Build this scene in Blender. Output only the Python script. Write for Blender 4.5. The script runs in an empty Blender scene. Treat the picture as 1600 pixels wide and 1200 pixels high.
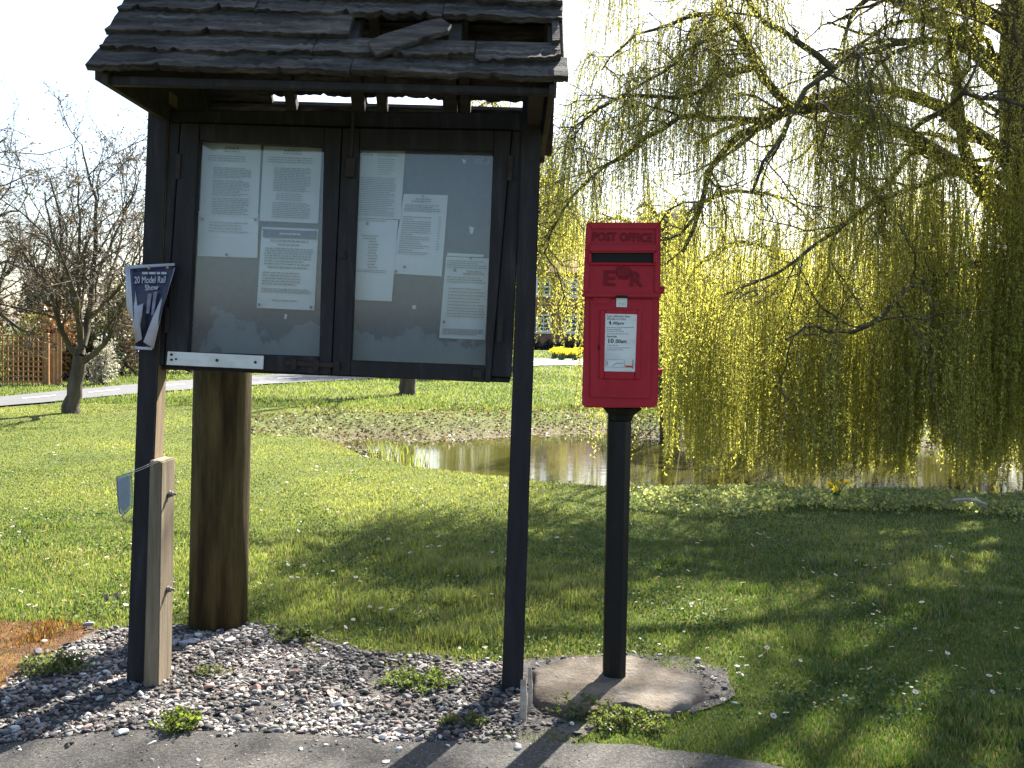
import bpy, bmesh, math, random
import numpy as np
from mathutils import Vector, Matrix, Euler

R = math.radians
scene = bpy.context.scene
col = scene.collection

# ------------------------------------------------------------------ camera
CAM_H = 1.30
F = 1570.0                       # focal length in photograph pixels (1600 wide)
PITCH = math.atan(75.0 / F)
ROLL = R(1.2)
cam_d = bpy.data.cameras.new("camera")
cam = bpy.data.objects.new("camera", cam_d)
col.objects.link(cam)
cam_d.sensor_width = 36.0
cam_d.lens = 36.0 * F / 1600.0
cam_d.clip_start = 0.05
cam_d.clip_end = 4000.0
C0 = Vector((0, 0, CAM_H))
FW = Vector((0, math.cos(PITCH), -math.sin(PITCH)))
_r = Vector((1, 0, 0)); _u = FW.cross(_r) * -1
_u = Vector((0, math.sin(PITCH), math.cos(PITCH)))
RT = _r * math.cos(ROLL) + _u * math.sin(ROLL)
UP = _u * math.cos(ROLL) - _r * math.sin(ROLL)
M3 = Matrix((RT, UP, -FW)).transposed()
cam.matrix_world = Matrix.Translation(C0) @ M3.to_4x4()
scene.camera = cam

# ------------------------------------------------------------------ world + sun
SUN_EL, SUN_AZ = R(41.0), R(24.0)        # azimuth measured from +Y towards +X
world = bpy.data.worlds.new("World")
scene.world = world
world.use_nodes = True
wn = world.node_tree
for n in list(wn.nodes): wn.nodes.remove(n)
wo = wn.nodes.new("ShaderNodeOutputWorld")
wb = wn.nodes.new("ShaderNodeBackground")
ws = wn.nodes.new("ShaderNodeTexSky")
ws.sky_type = 'NISHITA'
ws.sun_disc = False
ws.sun_elevation = SUN_EL
ws.sun_rotation = SUN_AZ
ws.air_density = 1.0
ws.dust_density = 1.8
ws.ozone_density = 1.6
wb.inputs[1].default_value = 0.063
wn.links.new(ws.outputs[0], wb.inputs[0])
wn.links.new(wb.outputs[0], wo.inputs[0])
sun_d = bpy.data.lights.new("sun", 'SUN')
sun_d.energy = 5.0
sun_d.angle = R(0.55)
sun_d.color = (1.0, 0.95, 0.86)
sun = bpy.data.objects.new("sun", sun_d)
col.objects.link(sun)
SDIR = Vector((math.sin(SUN_AZ) * math.cos(SUN_EL), math.cos(SUN_AZ) * math.cos(SUN_EL), math.sin(SUN_EL)))
sun.rotation_euler = SDIR.to_track_quat('Z', 'Y').to_euler()
sun.location = (6, 14, 12)
scene.view_settings.view_transform = 'Standard'
scene.view_settings.look = 'None'
scene.view_settings.exposure = 2.25
scene.view_settings.gamma = 1.0
scene.cycles.max_bounces = 8
scene.cycles.transparent_max_bounces = 16
scene.cycles.caustics_reflective = False
scene.cycles.caustics_refractive = False
scene.cycles.use_denoising = True

rng = np.random.default_rng(7)
random.seed(5)

# ------------------------------------------------------------------ projection helpers
def ray(px, py):
    return FW + RT * ((px - 800.0) / F) - UP * ((py - 600.0) / F)
def P(px, py, Y):
    """point seen at pixel (px,py) on the vertical plane y = Y"""
    d = ray(px, py); t = Y / d.y
    return C0 + d * t
def PD(px, py, depth):
    return C0 + ray(px, py) * depth

# ------------------------------------------------------------------ numpy value noise
_lat = rng.random((256, 256))
def vnoise(x, y):
    x = np.asarray(x, float); y = np.asarray(y, float)
    xi = np.floor(x).astype(int); yi = np.floor(y).astype(int)
    fx = x - xi; fy = y - yi
    fx = fx * fx * (3 - 2 * fx); fy = fy * fy * (3 - 2 * fy)
    a = _lat[xi & 255, yi & 255]; b = _lat[(xi + 1) & 255, yi & 255]
    c = _lat[xi & 255, (yi + 1) & 255]; d = _lat[(xi + 1) & 255, (yi + 1) & 255]
    return a + (b - a) * fx + (c - a) * fy + (a - b - c + d) * fx * fy
def fbm(x, y, o=3):
    s = 0; a = 0.5; t = 0
    for i in range(o):
        s = s + a * vnoise(x * 2 ** i + 17 * i, y * 2 ** i + 31 * i); t += a; a *= 0.5
    return s / t

def sstep(a, b, v):
    t = np.clip((np.asarray(v, float) - a) / (b - a), 0, 1)
    return t * t * (3 - 2 * t)
def inside(poly, x, y):
    x = np.asarray(x, float); y = np.asarray(y, float)
    res = np.zeros(x.shape, bool)
    n = len(poly); j = n - 1
    for i in range(n):
        xi, yi = poly[i]; xj, yj = poly[j]
        c = ((yi > y) != (yj > y)) & (x < (xj - xi) * (y - yi) / ((yj - yi) or 1e-9) + xi)
        res ^= c
        j = i
    return res
def pdist(poly, x, y):
    x = np.asarray(x, float); y = np.asarray(y, float)
    best = np.full(x.shape, 1e9)
    n = len(poly)
    for i in range(n):
        ax, ay = poly[i]; bx, by = poly[(i + 1) % n]
        dx, dy = bx - ax, by - ay
        t = np.clip(((x - ax) * dx + (y - ay) * dy) / (dx * dx + dy * dy + 1e-12), 0, 1)
        best = np.minimum(best, np.hypot(x - ax - t * dx, y - ay - t * dy))
    return best
def sdist(poly, x, y):                       # positive inside
    d = pdist(poly, x, y)
    return np.where(inside(poly, x, y), d, -d)
def flatpt(px, py, z):
    d = ray(px, py); t = (z - CAM_H) / d.z
    p = C0 + d * t
    return (p.x, p.y)

# ------------------------------------------------------------------ terrain
WATER_Z = -0.28
POND = [flatpt(x, y, WATER_Z) for x, y in [
    (556, 696), (600, 714), (650, 740), (720, 753), (800, 767), (880, 777), (960, 784), (1050, 790),
    (1200, 794), (1350, 797), (1500, 799), (1700, 802), (1950, 806),
    (2050, 742), (1750, 716), (1500, 706), (1250, 698), (1050, 692), (920, 681), (850, 683), (750, 690), (650, 694), (590, 690)]]
def hgt(x, y):
    x = np.asarray(x, float); y = np.asarray(y, float)
    s = sdist(POND, x, y) + 0.18 * (fbm(x * 2.3, y * 2.3) - 0.5)
    h = 0.45 * sstep(30, 70, y)
    h = h + 0.02 * (fbm(x * 0.6, y * 0.6) - 0.5) * sstep(4.5, 7, y)
    wide = np.where(y < 12.5, 1.0, 2.0)
    bank = 1 - sstep(0, 1, (-s) / wide)
    z = h * (1 - bank) + (WATER_Z - 0.02) * bank
    z = np.where(s > 0, WATER_Z - 0.02 - np.minimum(0.45, s * 0.5), z)
    return z
def hz(x, y): return float(hgt(np.array([x]), np.array([y]))[0])
def G(px, py):
    """ground point seen at a pixel"""
    d = ray(px, py); lo, hi = 1.0, 1.0
    t = 1.0
    while t < 600:
        p = C0 + d * t
        if p.z < hz(p.x, p.y): break
        lo = t; t *= 1.03
    hi = t
    for _ in range(24):
        m = (lo + hi) / 2; p = C0 + d * m
        if p.z < hz(p.x, p.y): hi = m
        else: lo = m
    p = C0 + d * hi
    return Vector((p.x, p.y, hz(p.x, p.y)))

# ------------------------------------------------------------------ object helpers
def tag(o, label=None, cat=None, group=None, kind=None):
    if label: o["label"] = label
    if cat: o["category"] = cat
    if group: o["group"] = group
    if kind: o["kind"] = kind
    return o
def thing(name, loc, label, cat, group=None):
    o = bpy.data.objects.new(name, None)
    o.empty_display_size = 0.1
    o.location = loc
    col.objects.link(o)
    return tag(o, label, cat, group)
def world_loc(o):
    v = Vector(o.location)
    while o.parent:
        o = o.parent; v += o.location
    return v
def link(name, me, m, parent=None, smooth=False, origin=None):
    """verts in world coordinates; re-expressed relative to the parent (or to origin)"""
    o = bpy.data.objects.new(name, me)
    for mm in (m if isinstance(m, (list, tuple)) else [m]):
        me.materials.append(mm)
    if parent:
        me.transform(Matrix.Translation(-world_loc(parent)))
        o.parent = parent
    elif origin is not None:
        me.transform(Matrix.Translation(-Vector(origin)))
        o.location = origin
    if smooth:
        me.polygons.foreach_set("use_smooth", [True] * len(me.polygons))
    col.objects.link(o)
    return o
def np_mesh(name, V, quads=None, tris=None, color=None):
    me = bpy.data.meshes.new(name)
    V = np.asarray(V, np.float32)
    nq = 0 if quads is None else len(quads); nt = 0 if tris is None else len(tris)
    me.vertices.add(len(V)); me.vertices.foreach_set("co", V.ravel())
    loops = []
    if nq: loops.append(np.asarray(quads, np.int32).ravel())
    if nt: loops.append(np.asarray(tris, np.int32).ravel())
    L = np.concatenate(loops)
    me.loops.add(len(L)); me.loops.foreach_set("vertex_index", L)
    me.polygons.add(nq + nt)
    st = np.concatenate([np.arange(nq) * 4, nq * 4 + np.arange(nt) * 3]).astype(np.int32)
    me.polygons.foreach_set("loop_start", st)
    me.update(calc_edges=True)
    if color is not None:
        c = np.asarray(color, np.float32)
        if c.shape[1] == 3: c = np.hstack([c, np.ones((len(c), 1), np.float32)])
        a = me.color_attributes.new("tint", 'FLOAT_COLOR', 'POINT')
        a.data.foreach_set("color", c.ravel())
    me.validate()
    return me
def bm_mesh(name, bm):
    bmesh.ops.recalc_face_normals(bm, faces=bm.faces)
    me = bpy.data.meshes.new(name); bm.to_mesh(me); bm.free()
    return me
def prism_pts(bm, pts, vec, bevel=0.0, seg=2):
    """extrude a polygon of world points along vec"""
    n = len(pts)
    a = [bm.verts.new(p) for p in pts]
    b = [bm.verts.new(Vector(p) + Vector(vec)) for p in pts]
    fs = [bm.faces.new(a), bm.faces.new(b[::-1])]
    for i in range(n):
        fs.append(bm.faces.new([a[i], b[i], b[(i + 1) % n], a[(i + 1) % n]]))
    bmesh.ops.recalc_face_normals(bm, faces=fs)
    if bevel > 0:
        es = list({e for f in fs for e in f.edges})
        bmesh.ops.bevel(bm, geom=es, offset=bevel, segments=seg, affect='EDGES', clamp_overlap=True)
def prism(bm, px, Y, th, bevel=0.0, seg=2):
    prism_pts(bm, [P(x, y, Y) for x, y in px], (0, th, 0), bevel, seg)
def pris_obj(name, px, Y, th, m, parent=None, bevel=0.003, origin=None):
    bm = bmesh.new(); prism(bm, px, Y, th, bevel)
    return link(name, bm_mesh(name, bm), m, parent, origin=origin)
def frame_prism(bm, outer, inner, Y, th):
    """four butt-jointed bars between an outer and an inner quad (TL,TR,BR,BL pixel lists)"""
    o = [Vector(p) for p in outer]; q = [Vector(p) for p in inner]
    def ux(p, a, b): return (p.x - a.x) / (b.x - a.x)
    t0 = o[0].lerp(o[1], ux(q[0], o[0], o[1])); t1 = o[0].lerp(o[1], ux(q[1], o[0], o[1]))
    b0 = o[3].lerp(o[2], ux(q[3], o[3], o[2])); b1 = o[3].lerp(o[2], ux(q[2], o[3], o[2]))
    prism(bm, [o[0], t0, b0, o[3]], Y, th, 0.0025, 1); prism(bm, [t1, o[1], o[2], b1], Y, th, 0.0025, 1)
    e = Vector((0.4, 0))
    prism(bm, [t0 + e, t1 - e, q[1] - e, q[0] + e], Y + 0.001, th - 0.002, 0.002, 1); prism(bm, [q[3] + e, q[2] - e, b1 - e, b0 + e], Y + 0.001, th - 0.002, 0.002, 1)
def rrect(q, r=6, n=4):
    """rounded quad: q = TL,TR,BR,BL pixel corners"""
    out = []
    q = [Vector(p) for p in q]
    for i in range(4):
        p = q[i]; a = (q[i - 1] - p).normalized() * r; b = (q[(i + 1) % 4] - p).normalized() * r
        for k in range(n + 1):
            t = k / n
            out.append(tuple((p + a) * (1 - t) ** 2 + p * 2 * t * (1 - t) + (p + b) * t * t))
    return out
def tubes(lines, n=5):
    """lines: list of (pts[k,3], radii[k]) -> V, quads"""
    Vs, Qs = [], []; base = 0
    ang = np.arange(n) / n * 2 * np.pi
    ca, sa = np.cos(ang), np.sin(ang)
    for pts, rad in lines:
        pts = np.asarray(pts, float); rad = np.asarray(rad, float)
        k = len(pts)
        t = np.gradient(pts, axis=0)
        t /= np.linalg.norm(t, axis=1, keepdims=True) + 1e-9
        ref = np.where(np.abs(t[:, 2:3]) > 0.9, np.array([[1.0, 0, 0]]), np.array([[0, 0, 1.0]]))
        if abs(t[:, 2]).mean() > 0.6: ref = np.tile([[1.0, 0.0, 0.0]], (k, 1))
        else: ref = np.tile([[0.0, 0.0, 1.0]], (k, 1))
        a = np.cross(t, ref); a /= np.linalg.norm(a, axis=1, keepdims=True) + 1e-9
        b = np.cross(t, a)
        v = pts[:, None, :] + rad[:, None, None] * (a[:, None, :] * ca[None, :, None] + b[:, None, :] * sa[None, :, None])
        Vs.append(v.reshape(-1, 3))
        i = np.arange(k - 1)[:, None] * n; j = np.arange(n)[None, :]; j2 = (j + 1) % n
        q = np.stack([i + j, i + j2, i + n + j2, i + n + j], -1).reshape(-1, 4) + base
        Qs.append(q); base += k * n
    return np.concatenate(Vs), np.concatenate(Qs)
def tube_obj(name, lines, m, parent=None, n=5, smooth=True, origin=None):
    V, Q = tubes(lines, n)
    return link(name, np_mesh(name, V, Q), m, parent, smooth, origin)
def smooth_line(pts, n):
    """Catmull-Rom through control points -> n points"""
    p = np.asarray(pts, float)
    p = np.vstack([2 * p[0] - p[1], p, 2 * p[-1] - p[-2]])
    k = len(p) - 3
    out = []
    for u in np.linspace(0, k - 1e-6, n):
        i = int(u); t = u - i
        a, b, c, d = p[i], p[i + 1], p[i + 2], p[i + 3]
        out.append(0.5 * ((2 * b) + (-a + c) * t + (2 * a - 5 * b + 4 * c - d) * t * t + (-a + 3 * b - 3 * c + d) * t ** 3))
    return np.array(out)
def lathe(bm, prof, c, n=16):
    rings = []
    for r, z in prof:
        rings.append([bm.verts.new((c[0] + r * math.cos(2 * math.pi * i / n), c[1] + r * math.sin(2 * math.pi * i / n), c[2] + z)) for i in range(n)])
    for a, b in zip(rings, rings[1:]):
        for i in range(n): bm.faces.new([a[i], a[(i + 1) % n], b[(i + 1) % n], b[i]])
    bm.faces.new(rings[0][::-1]); bm.faces.new(rings[-1])
def ellipsoid_stone(r=1):
    pass

# ------------------------------------------------------------------ materials
def new_mat(name):
    m = bpy.data.materials.new(name); m.use_nodes = True
    nt = m.node_tree
    for n in list(nt.nodes): nt.nodes.remove(n)
    out = nt.nodes.new("ShaderNodeOutputMaterial")
    return m, nt, out
def N(nt, t, **kw):
    n = nt.nodes.new(t)
    for k, v in kw.items():
        if k in n.inputs: n.inputs[k].default_value = v
        else: setattr(n, k, v)
    return n
def ramp(nt, stops):
    n = nt.nodes.new("ShaderNodeValToRGB")
    e = n.color_ramp.elements
    while len(e) < len(stops): e.new(0.5)
    for i, (p, c) in enumerate(stops):
        e[i].position = p; e[i].color = (c[0], c[1], c[2], 1)
    return n
def surf(name, stops, scale=8.0, stretch=(1, 1, 1), rough=0.7, bump=0.3, bscale=None, detail=6.0, spec=0.4, dist=0.01, rot=(0, 0, 0), coat=0.0, metal=0.0):
    """principled surface, noise-driven colour ramp and bump in object space"""
    m, nt, out = new_mat(name)
    tc = N(nt, "ShaderNodeTexCoord"); mp = N(nt, "ShaderNodeMapping")
    mp.inputs["Scale"].default_value = stretch; mp.inputs["Rotation"].default_value = rot
    nt.links.new(tc.outputs["Object"], mp.inputs["Vector"])
    no = N(nt, "ShaderNodeTexNoise", Scale=scale, Detail=detail, Roughness=0.65)
    nt.links.new(mp.outputs[0], no.inputs["Vector"])
    cr = ramp(nt, stops)
    nt.links.new(no.outputs["Fac"], cr.inputs[0])
    b = N(nt, "ShaderNodeBsdfPrincipled", Roughness=rough)
    b.inputs["Specular IOR Level"].default_value = spec
    b.inputs["Metallic"].default_value = metal
    if coat: b.inputs["Coat Weight"].default_value = coat
    nt.links.new(cr.outputs[0], b.inputs["Base Color"])
    n2 = N(nt, "ShaderNodeTexNoise", Scale=bscale or scale * 3, Detail=8.0, Roughness=0.7)
    nt.links.new(mp.outputs[0], n2.inputs["Vector"])
    bp = N(nt, "ShaderNodeBump", Strength=bump, Distance=dist)
    nt.links.new(n2.outputs["Fac"], bp.inputs["Height"])
    nt.links.new(bp.outputs[0], b.inputs["Normal"])
    nt.links.new(b.outputs[0], out.inputs[0])
    return m
def leafmat(name, trans=0.5, gloss=0.06, rough=0.45, mul=(1, 1, 1), tmul=(1.3, 1.25, 0.7)):
    """thin leaf: diffuse + translucent + a little gloss; base colour from the mesh's own tint"""
    m, nt, out = new_mat(name)
    at = N(nt, "ShaderNodeAttribute", attribute_name="tint")
    mu = N(nt, "ShaderNodeMix", data_type='RGBA', blend_type='MULTIPLY')
    mu.inputs[0].default_value = 1.0
    nt.links.new(at.outputs["Color"], mu.inputs[6]); mu.inputs[7].default_value = (*mul, 1)
    mt = N(nt, "ShaderNodeMix", data_type='RGBA', blend_type='MULTIPLY')
    mt.inputs[0].default_value = 1.0
    nt.links.new(mu.outputs[2], mt.inputs[6]); mt.inputs[7].default_value = (*tmul, 1)
    d = N(nt, "ShaderNodeBsdfDiffuse"); t = N(nt, "ShaderNodeBsdfTranslucent")
    g = N(nt, "ShaderNodeBsdfGlossy", Roughness=rough)
    nt.links.new(mu.outputs[2], d.inputs[0]); nt.links.new(mt.outputs[2], t.inputs[0])
    m1 = N(nt, "ShaderNodeMixShader"); m1.inputs[0].default_value = trans
    nt.links.new(d.outputs[0], m1.inputs[1]); nt.links.new(t.outputs[0], m1.inputs[2])
    m2 = N(nt, "ShaderNodeMixShader"); m2.inputs[0].default_value = gloss
    nt.links.new(m1.outputs[0], m2.inputs[1]); nt.links.new(g.outputs[0], m2.inputs[2])
    nt.links.new(m2.outputs[0], out.inputs[0])
    return m
def thinmat(name, c, tr=0.5):
    m, nt, out = new_mat(name)
    no = N(nt, "ShaderNodeTexNoise", Scale=60.0, Detail=3.0)
    cr = ramp(nt, [(0.3, tuple(v * .88 for v in c)), (0.7, c)]); nt.links.new(no.outputs[0], cr.inputs[0])
    d = N(nt, "ShaderNodeBsdfDiffuse"); t = N(nt, "ShaderNodeBsdfTranslucent")
    nt.links.new(cr.outputs[0], d.inputs[0]); nt.links.new(cr.outputs[0], t.inputs[0])
    mx = N(nt, "ShaderNodeMixShader"); mx.inputs[0].default_value = tr
    nt.links.new(d.outputs[0], mx.inputs[1]); nt.links.new(t.outputs[0], mx.inputs[2]); nt.links.new(mx.outputs[0], out.inputs[0])
    return m
def tintmat(name, rough=0.8, bump=0.5, scale=60, spec=0.3):
    m, nt, out = new_mat(name)
    at = N(nt, "ShaderNodeAttribute", attribute_name="tint")
    b = N(nt, "ShaderNodeBsdfPrincipled", Roughness=rough); b.inputs["Specular IOR Level"].default_value = spec
    tc = N(nt, "ShaderNodeTexCoord")
    no = N(nt, "ShaderNodeTexNoise", Scale=scale, Detail=5.0)
    nt.links.new(tc.outputs["Object"], no.inputs["Vector"])
    mr = N(nt, "ShaderNodeMapRange"); mr.inputs[3].default_value = 0.6; mr.inputs[4].default_value = 1.4
    nt.links.new(no.outputs[0], mr.inputs[0])
    mu = N(nt, "ShaderNodeMix", data_type='RGBA', blend_type='MULTIPLY'); mu.inputs[0].default_value = 1.0
    nt.links.new(at.outputs["Color"], mu.inputs[6]); nt.links.new(mr.outputs[0], mu.inputs[7])
    nt.links.new(mu.outputs[2], b.inputs["Base Color"])
    bp = N(nt, "ShaderNodeBump", Strength=bump, Distance=0.003)
    nt.links.new(no.outputs[0], bp.inputs["Height"]); nt.links.new(bp.outputs[0], b.inputs["Normal"])
    nt.links.new(b.outputs[0], out.inputs[0])
    return m

M = {}
M['leaf'] = leafmat('leaf', trans=0.68, gloss=0.04, rough=0.5, tmul=(1.32, 1.30, 1.0))
M['grass'] = leafmat('grass_blade', trans=0.5, gloss=0.06, rough=0.45, tmul=(1.25, 1.28, 0.9))
M['dead_leaf'] = leafmat('dead_leaf', trans=0.25, gloss=0.04, tmul=(1.1, 1.0, 0.8))
M['petal'] = leafmat('petal', trans=0.35, gloss=0.02, tmul=(1, 1, 1))
M['stone_tint'] = tintmat('gravel_stone')
M['bark'] = surf('bark', [(0.3, (0.035, 0.028, 0.02)), (0.55, (0.10, 0.08, 0.058)), (0.8, (0.17, 0.145, 0.10))], 9, (1, 1, 0.25), 0.9, 0.9, 22, dist=0.02)
M['willow_bark'] = surf('willow_bark', [(0.3, (0.03, 0.025, 0.016)), (0.5, (0.075, 0.062, 0.036)), (0.75, (0.13, 0.125, 0.045))], 6, (1, 1, 0.4), 0.9, 0.9, 18, dist=0.02)
M['twig'] = surf('twig', [(0.3, (0.11, 0.085, 0.062)), (0.7, (0.22, 0.175, 0.13))], 12, rough=0.7, bump=0.1)
M['willow_twig'] = surf('willow_twig', [(0.3, (0.10, 0.075, 0.02)), (0.7, (0.24, 0.18, 0.05))], 12, rough=0.6, bump=0.1)
M['dark_wood'] = surf('dark_stained_wood', [(0.25, (0.009, 0.008, 0.010)), (0.55, (0.021, 0.0195, 0.023)), (0.76, (0.052, 0.048, 0.050))], 10, (2.5, 2.5, 0.35), 0.6, 0.45, 40, dist=0.005, spec=0.22)
M['roof_wood'] = surf('weathered_roof_board', [(0.32, (0.008, 0.007, 0.006)), (0.45, (0.045, 0.039, 0.034)), (0.56, (0.105, 0.092, 0.078)), (0.66, (0.19, 0.172, 0.15)), (0.76, (0.34, 0.31, 0.26))], 9, (0.55, 3.4, 3.4), 0.9, 1.0, 20, dist=0.03, detail=10)
M['olive_wood'] = surf('old_rafter_wood', [(0.3, (0.016, 0.014, 0.011)), (0.7, (0.048, 0.041, 0.031))], 9, (1, 3, 3), 0.8, 0.4, 30)
M['sunlit_wood'] = surf('sunlit_post_side', [(0.25, (0.07, 0.045, 0.025)), (0.5, (0.19, 0.135, 0.075)), (0.8, (0.30, 0.23, 0.14))], 9, (3, 3, 0.25), 0.75, 0.5, 40, dist=0.004)  # warm sunlight on the left post's inner side, put into the colour
M['stake_wood'] = surf('grey_weathered_stake', [(0.25, (0.075, 0.055, 0.035)), (0.5, (0.18, 0.14, 0.09)), (0.8, (0.30, 0.24, 0.16))], 10, (3, 3, 0.22), 0.8, 0.6, 40, dist=0.004)
M['pole_wood'] = surf('creosoted_pole', [(0.30, (0.012, 0.008, 0.003)), (0.46, (0.045, 0.031, 0.011)), (0.60, (0.085, 0.064, 0.024)), (0.78, (0.14, 0.11, 0.045))], 5, (3, 3, 0.35), 0.85, 0.9, 30, dist=0.008, spec=0.2, detail=9)
M['trellis'] = surf('orange_trellis_wood', [(0.3, (0.26, 0.12, 0.045)), (0.7, (0.42, 0.22, 0.09))], 12, rough=0.75, bump=0.2)
M['paint_red'] = surf('red_gloss_paint', [(0.28, (0.23, 0.006, 0.018)), (0.45, (0.36, 0.013, 0.026)), (0.62, (0.40, 0.018, 0.034)), (0.76, (0.46, 0.045, 0.075))], 6, (1, 1, 0.45), detail=10, rough=0.5, bump=0.10, bscale=60, spec=0.22, dist=0.002)
M['paint_red_letter'] = surf('dark_red_lettering', [(0.3, (0.13, 0.003, 0.010)), (0.7, (0.20, 0.005, 0.014))], 30, rough=0.5, bump=0.10, bscale=60, spec=0.2, dist=0.002)  # raised letters and crown, a darker red than the panel
M['paint_black'] = surf('black_gloss_paint', [(0.3, (0.004, 0.004, 0.004)), (0.6, (0.009, 0.009, 0.009)), (0.8, (0.024, 0.021, 0.018))], 14, rough=0.5, bump=0.3, bscale=50, spec=0.25, dist=0.004)
M['slot_black'] = surf('opening_shade_black', [(0.3, (0.004, 0.004, 0.004)), (0.8, (0.008, 0.008, 0.008))], 14, rough=0.8, bump=0.05)  # paints the shade inside the slot, notch and keyhole
M['iron'] = surf('dark_iron', [(0.3, (0.012, 0.010, 0.010)), (0.8, (0.045, 0.03, 0.022))], 30, rough=0.6, bump=0.3, metal=0.3)
M['steel'] = surf('galvanised_bolt', [(0.3, (0.12, 0.11, 0.10)), (0.8, (0.3, 0.29, 0.27))], 30, rough=0.5, bump=0.2, metal=0.6)
M['white_paint'] = surf('white_painted_strip', [(0.25, (0.50, 0.50, 0.48)), (0.5, (0.68, 0.68, 0.67)), (0.8, (0.76, 0.76, 0.75))], 14, (0.5, 1, 1), 0.5, 0.1)
M['paper'] = surf('white_paper', [(0.3, (0.76, 0.80, 0.85)), (0.7, (0.82, 0.86, 0.90))], 5, rough=0.8, bump=0.25, bscale=7, dist=0.004)
M['paper_aged'] = surf('yellowed_paper', [(0.3, (0.70, 0.75, 0.78)), (0.7, (0.77, 0.82, 0.85))], 5, rough=0.8, bump=0.25, bscale=7, dist=0.004)
M['ink'] = surf('grey_ink', [(0.3, (0.25, 0.27, 0.31)), (0.7, (0.38, 0.40, 0.44))], 40, rough=0.8, bump=0.0)
M['ink_dark'] = surf('black_ink', [(0.3, (0.02, 0.02, 0.025)), (0.7, (0.05, 0.05, 0.055))], 40, rough=0.7, bump=0.0)
M['ink_purple'] = surf('purple_header_ink', [(0.3, (0.10, 0.09, 0.22)), (0.7, (0.14, 0.13, 0.27))], 30, rough=0.7, bump=0.0)
M['ink_red'] = surf('red_ink', [(0.3, (0.55, 0.06, 0.03)), (0.7, (0.6, 0.08, 0.04))], 30, rough=0.7, bump=0.0)
M['navy'] = surf('navy_poster_print', [(0.3, (0.014, 0.016, 0.040)), (0.6, (0.030, 0.031, 0.070)), (0.8, (0.075, 0.065, 0.115))], 18, rough=0.35, bump=0.2, bscale=12)
M['poster_back'] = surf('poster_reverse', [(0.3, (0.36, 0.36, 0.42)), (0.7, (0.52, 0.52, 0.58))], 10, rough=0.6, bump=0.3, bscale=14)
M['poster_pale'] = surf('pale_poster_lettering', [(0.3, (0.36, 0.38, 0.48)), (0.7, (0.46, 0.48, 0.58))], 10, rough=0.6, bump=0.0)
M['brass'] = surf('drawing_pin', [(0.3, (0.35, 0.22, 0.05)), (0.7, (0.5, 0.33, 0.09))], 30, rough=0.4, bump=0.1, metal=0.7)
M['pin_steel'] = surf('steel_pin', [(0.3, (0.10, 0.10, 0.12)), (0.7, (0.2, 0.2, 0.22))], 30, rough=0.4, bump=0.1, metal=0.5)
M['asphalt'] = surf('asphalt', [(0.25, (0.020, 0.019, 0.017)), (0.5, (0.058, 0.053, 0.046)), (0.75, (0.15, 0.138, 0.12))], 110, rough=0.9, bump=0.8, bscale=160, detail=3, dist=0.006)
M['far_asphalt'] = surf('pale_worn_asphalt', [(0.3, (0.070, 0.070, 0.072)), (0.7, (0.10, 0.10, 0.103))], 3, rough=0.8, bump=0.3, bscale=60)
M['road_white'] = surf('road_marking_paint', [(0.3, (0.40, 0.40, 0.39)), (0.7, (0.55, 0.55, 0.54))], 10, rough=0.7, bump=0.1)
M['concrete'] = surf('old_concrete', [(0.28, (0.045, 0.036, 0.026)), (0.44, (0.135, 0.105, 0.074)), (0.58, (0.19, 0.158, 0.12)), (0.72, (0.30, 0.265, 0.22))], 5.5, rough=0.95, bump=1.0, bscale=38, dist=0.02, detail=10)
M['gravel_dirt'] = surf('gravel_bed', [(0.25, (0.05, 0.042, 0.036)), (0.5, (0.13, 0.113, 0.098)), (0.75, (0.26, 0.235, 0.21))], 55, rough=0.95, bump=1.0, bscale=70, dist=0.02)
M['red_soil'] = surf('mossy_red_soil', [(0.32, (0.028, 0.014, 0.006)), (0.47, (0.10, 0.043, 0.012)), (0.58, (0.16, 0.075, 0.018)), (0.72, (0.23, 0.125, 0.035))], 9, detail=10, rough=0.95, bump=1.0, bscale=60, dist=0.02)
M['brick'] = surf('red_brick', [(0.3, (0.18, 0.085, 0.055)), (0.5, (0.30, 0.145, 0.09)), (0.75, (0.38, 0.22, 0.15))], 5, (1, 1, 3), 0.85, 0.3)
M['tile'] = surf('clay_roof_tile', [(0.3, (0.20, 0.085, 0.05)), (0.7, (0.34, 0.17, 0.10))], 6, (1, 3, 3), 0.85, 0.4)
M['sash'] = surf('white_sash_paint', [(0.3, (0.72, 0.72, 0.72)), (0.7, (0.82, 0.82, 0.82))], 6, rough=0.5, bump=0.05)
M['house_glass'] = surf('house_window_glass', [(0.3, (0.02, 0.025, 0.03)), (0.7, (0.05, 0.055, 0.065))], 3, rough=0.08, bump=0.02, spec=0.6)
M['shed_wood'] = surf('shed_boards', [(0.3, (0.035, 0.026, 0.018)), (0.7, (0.085, 0.062, 0.045))], 9, (3, 3, 0.4), 0.85, 0.4)
M['shed_roof'] = surf('shed_felt_roof', [(0.3, (0.11, 0.085, 0.07)), (0.7, (0.19, 0.15, 0.125))], 9, rough=0.9, bump=0.4)
M['rail_green'] = surf('green_rail_paint', [(0.3, (0.22, 0.36, 0.26)), (0.7, (0.32, 0.46, 0.35))], 12, rough=0.6, bump=0.1)
M['log'] = surf('pale_dead_wood', [(0.3, (0.28, 0.21, 0.15)), (0.7, (0.55, 0.47, 0.38))], 14, (0.5, 3, 3), 0.8, 0.6)

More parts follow.
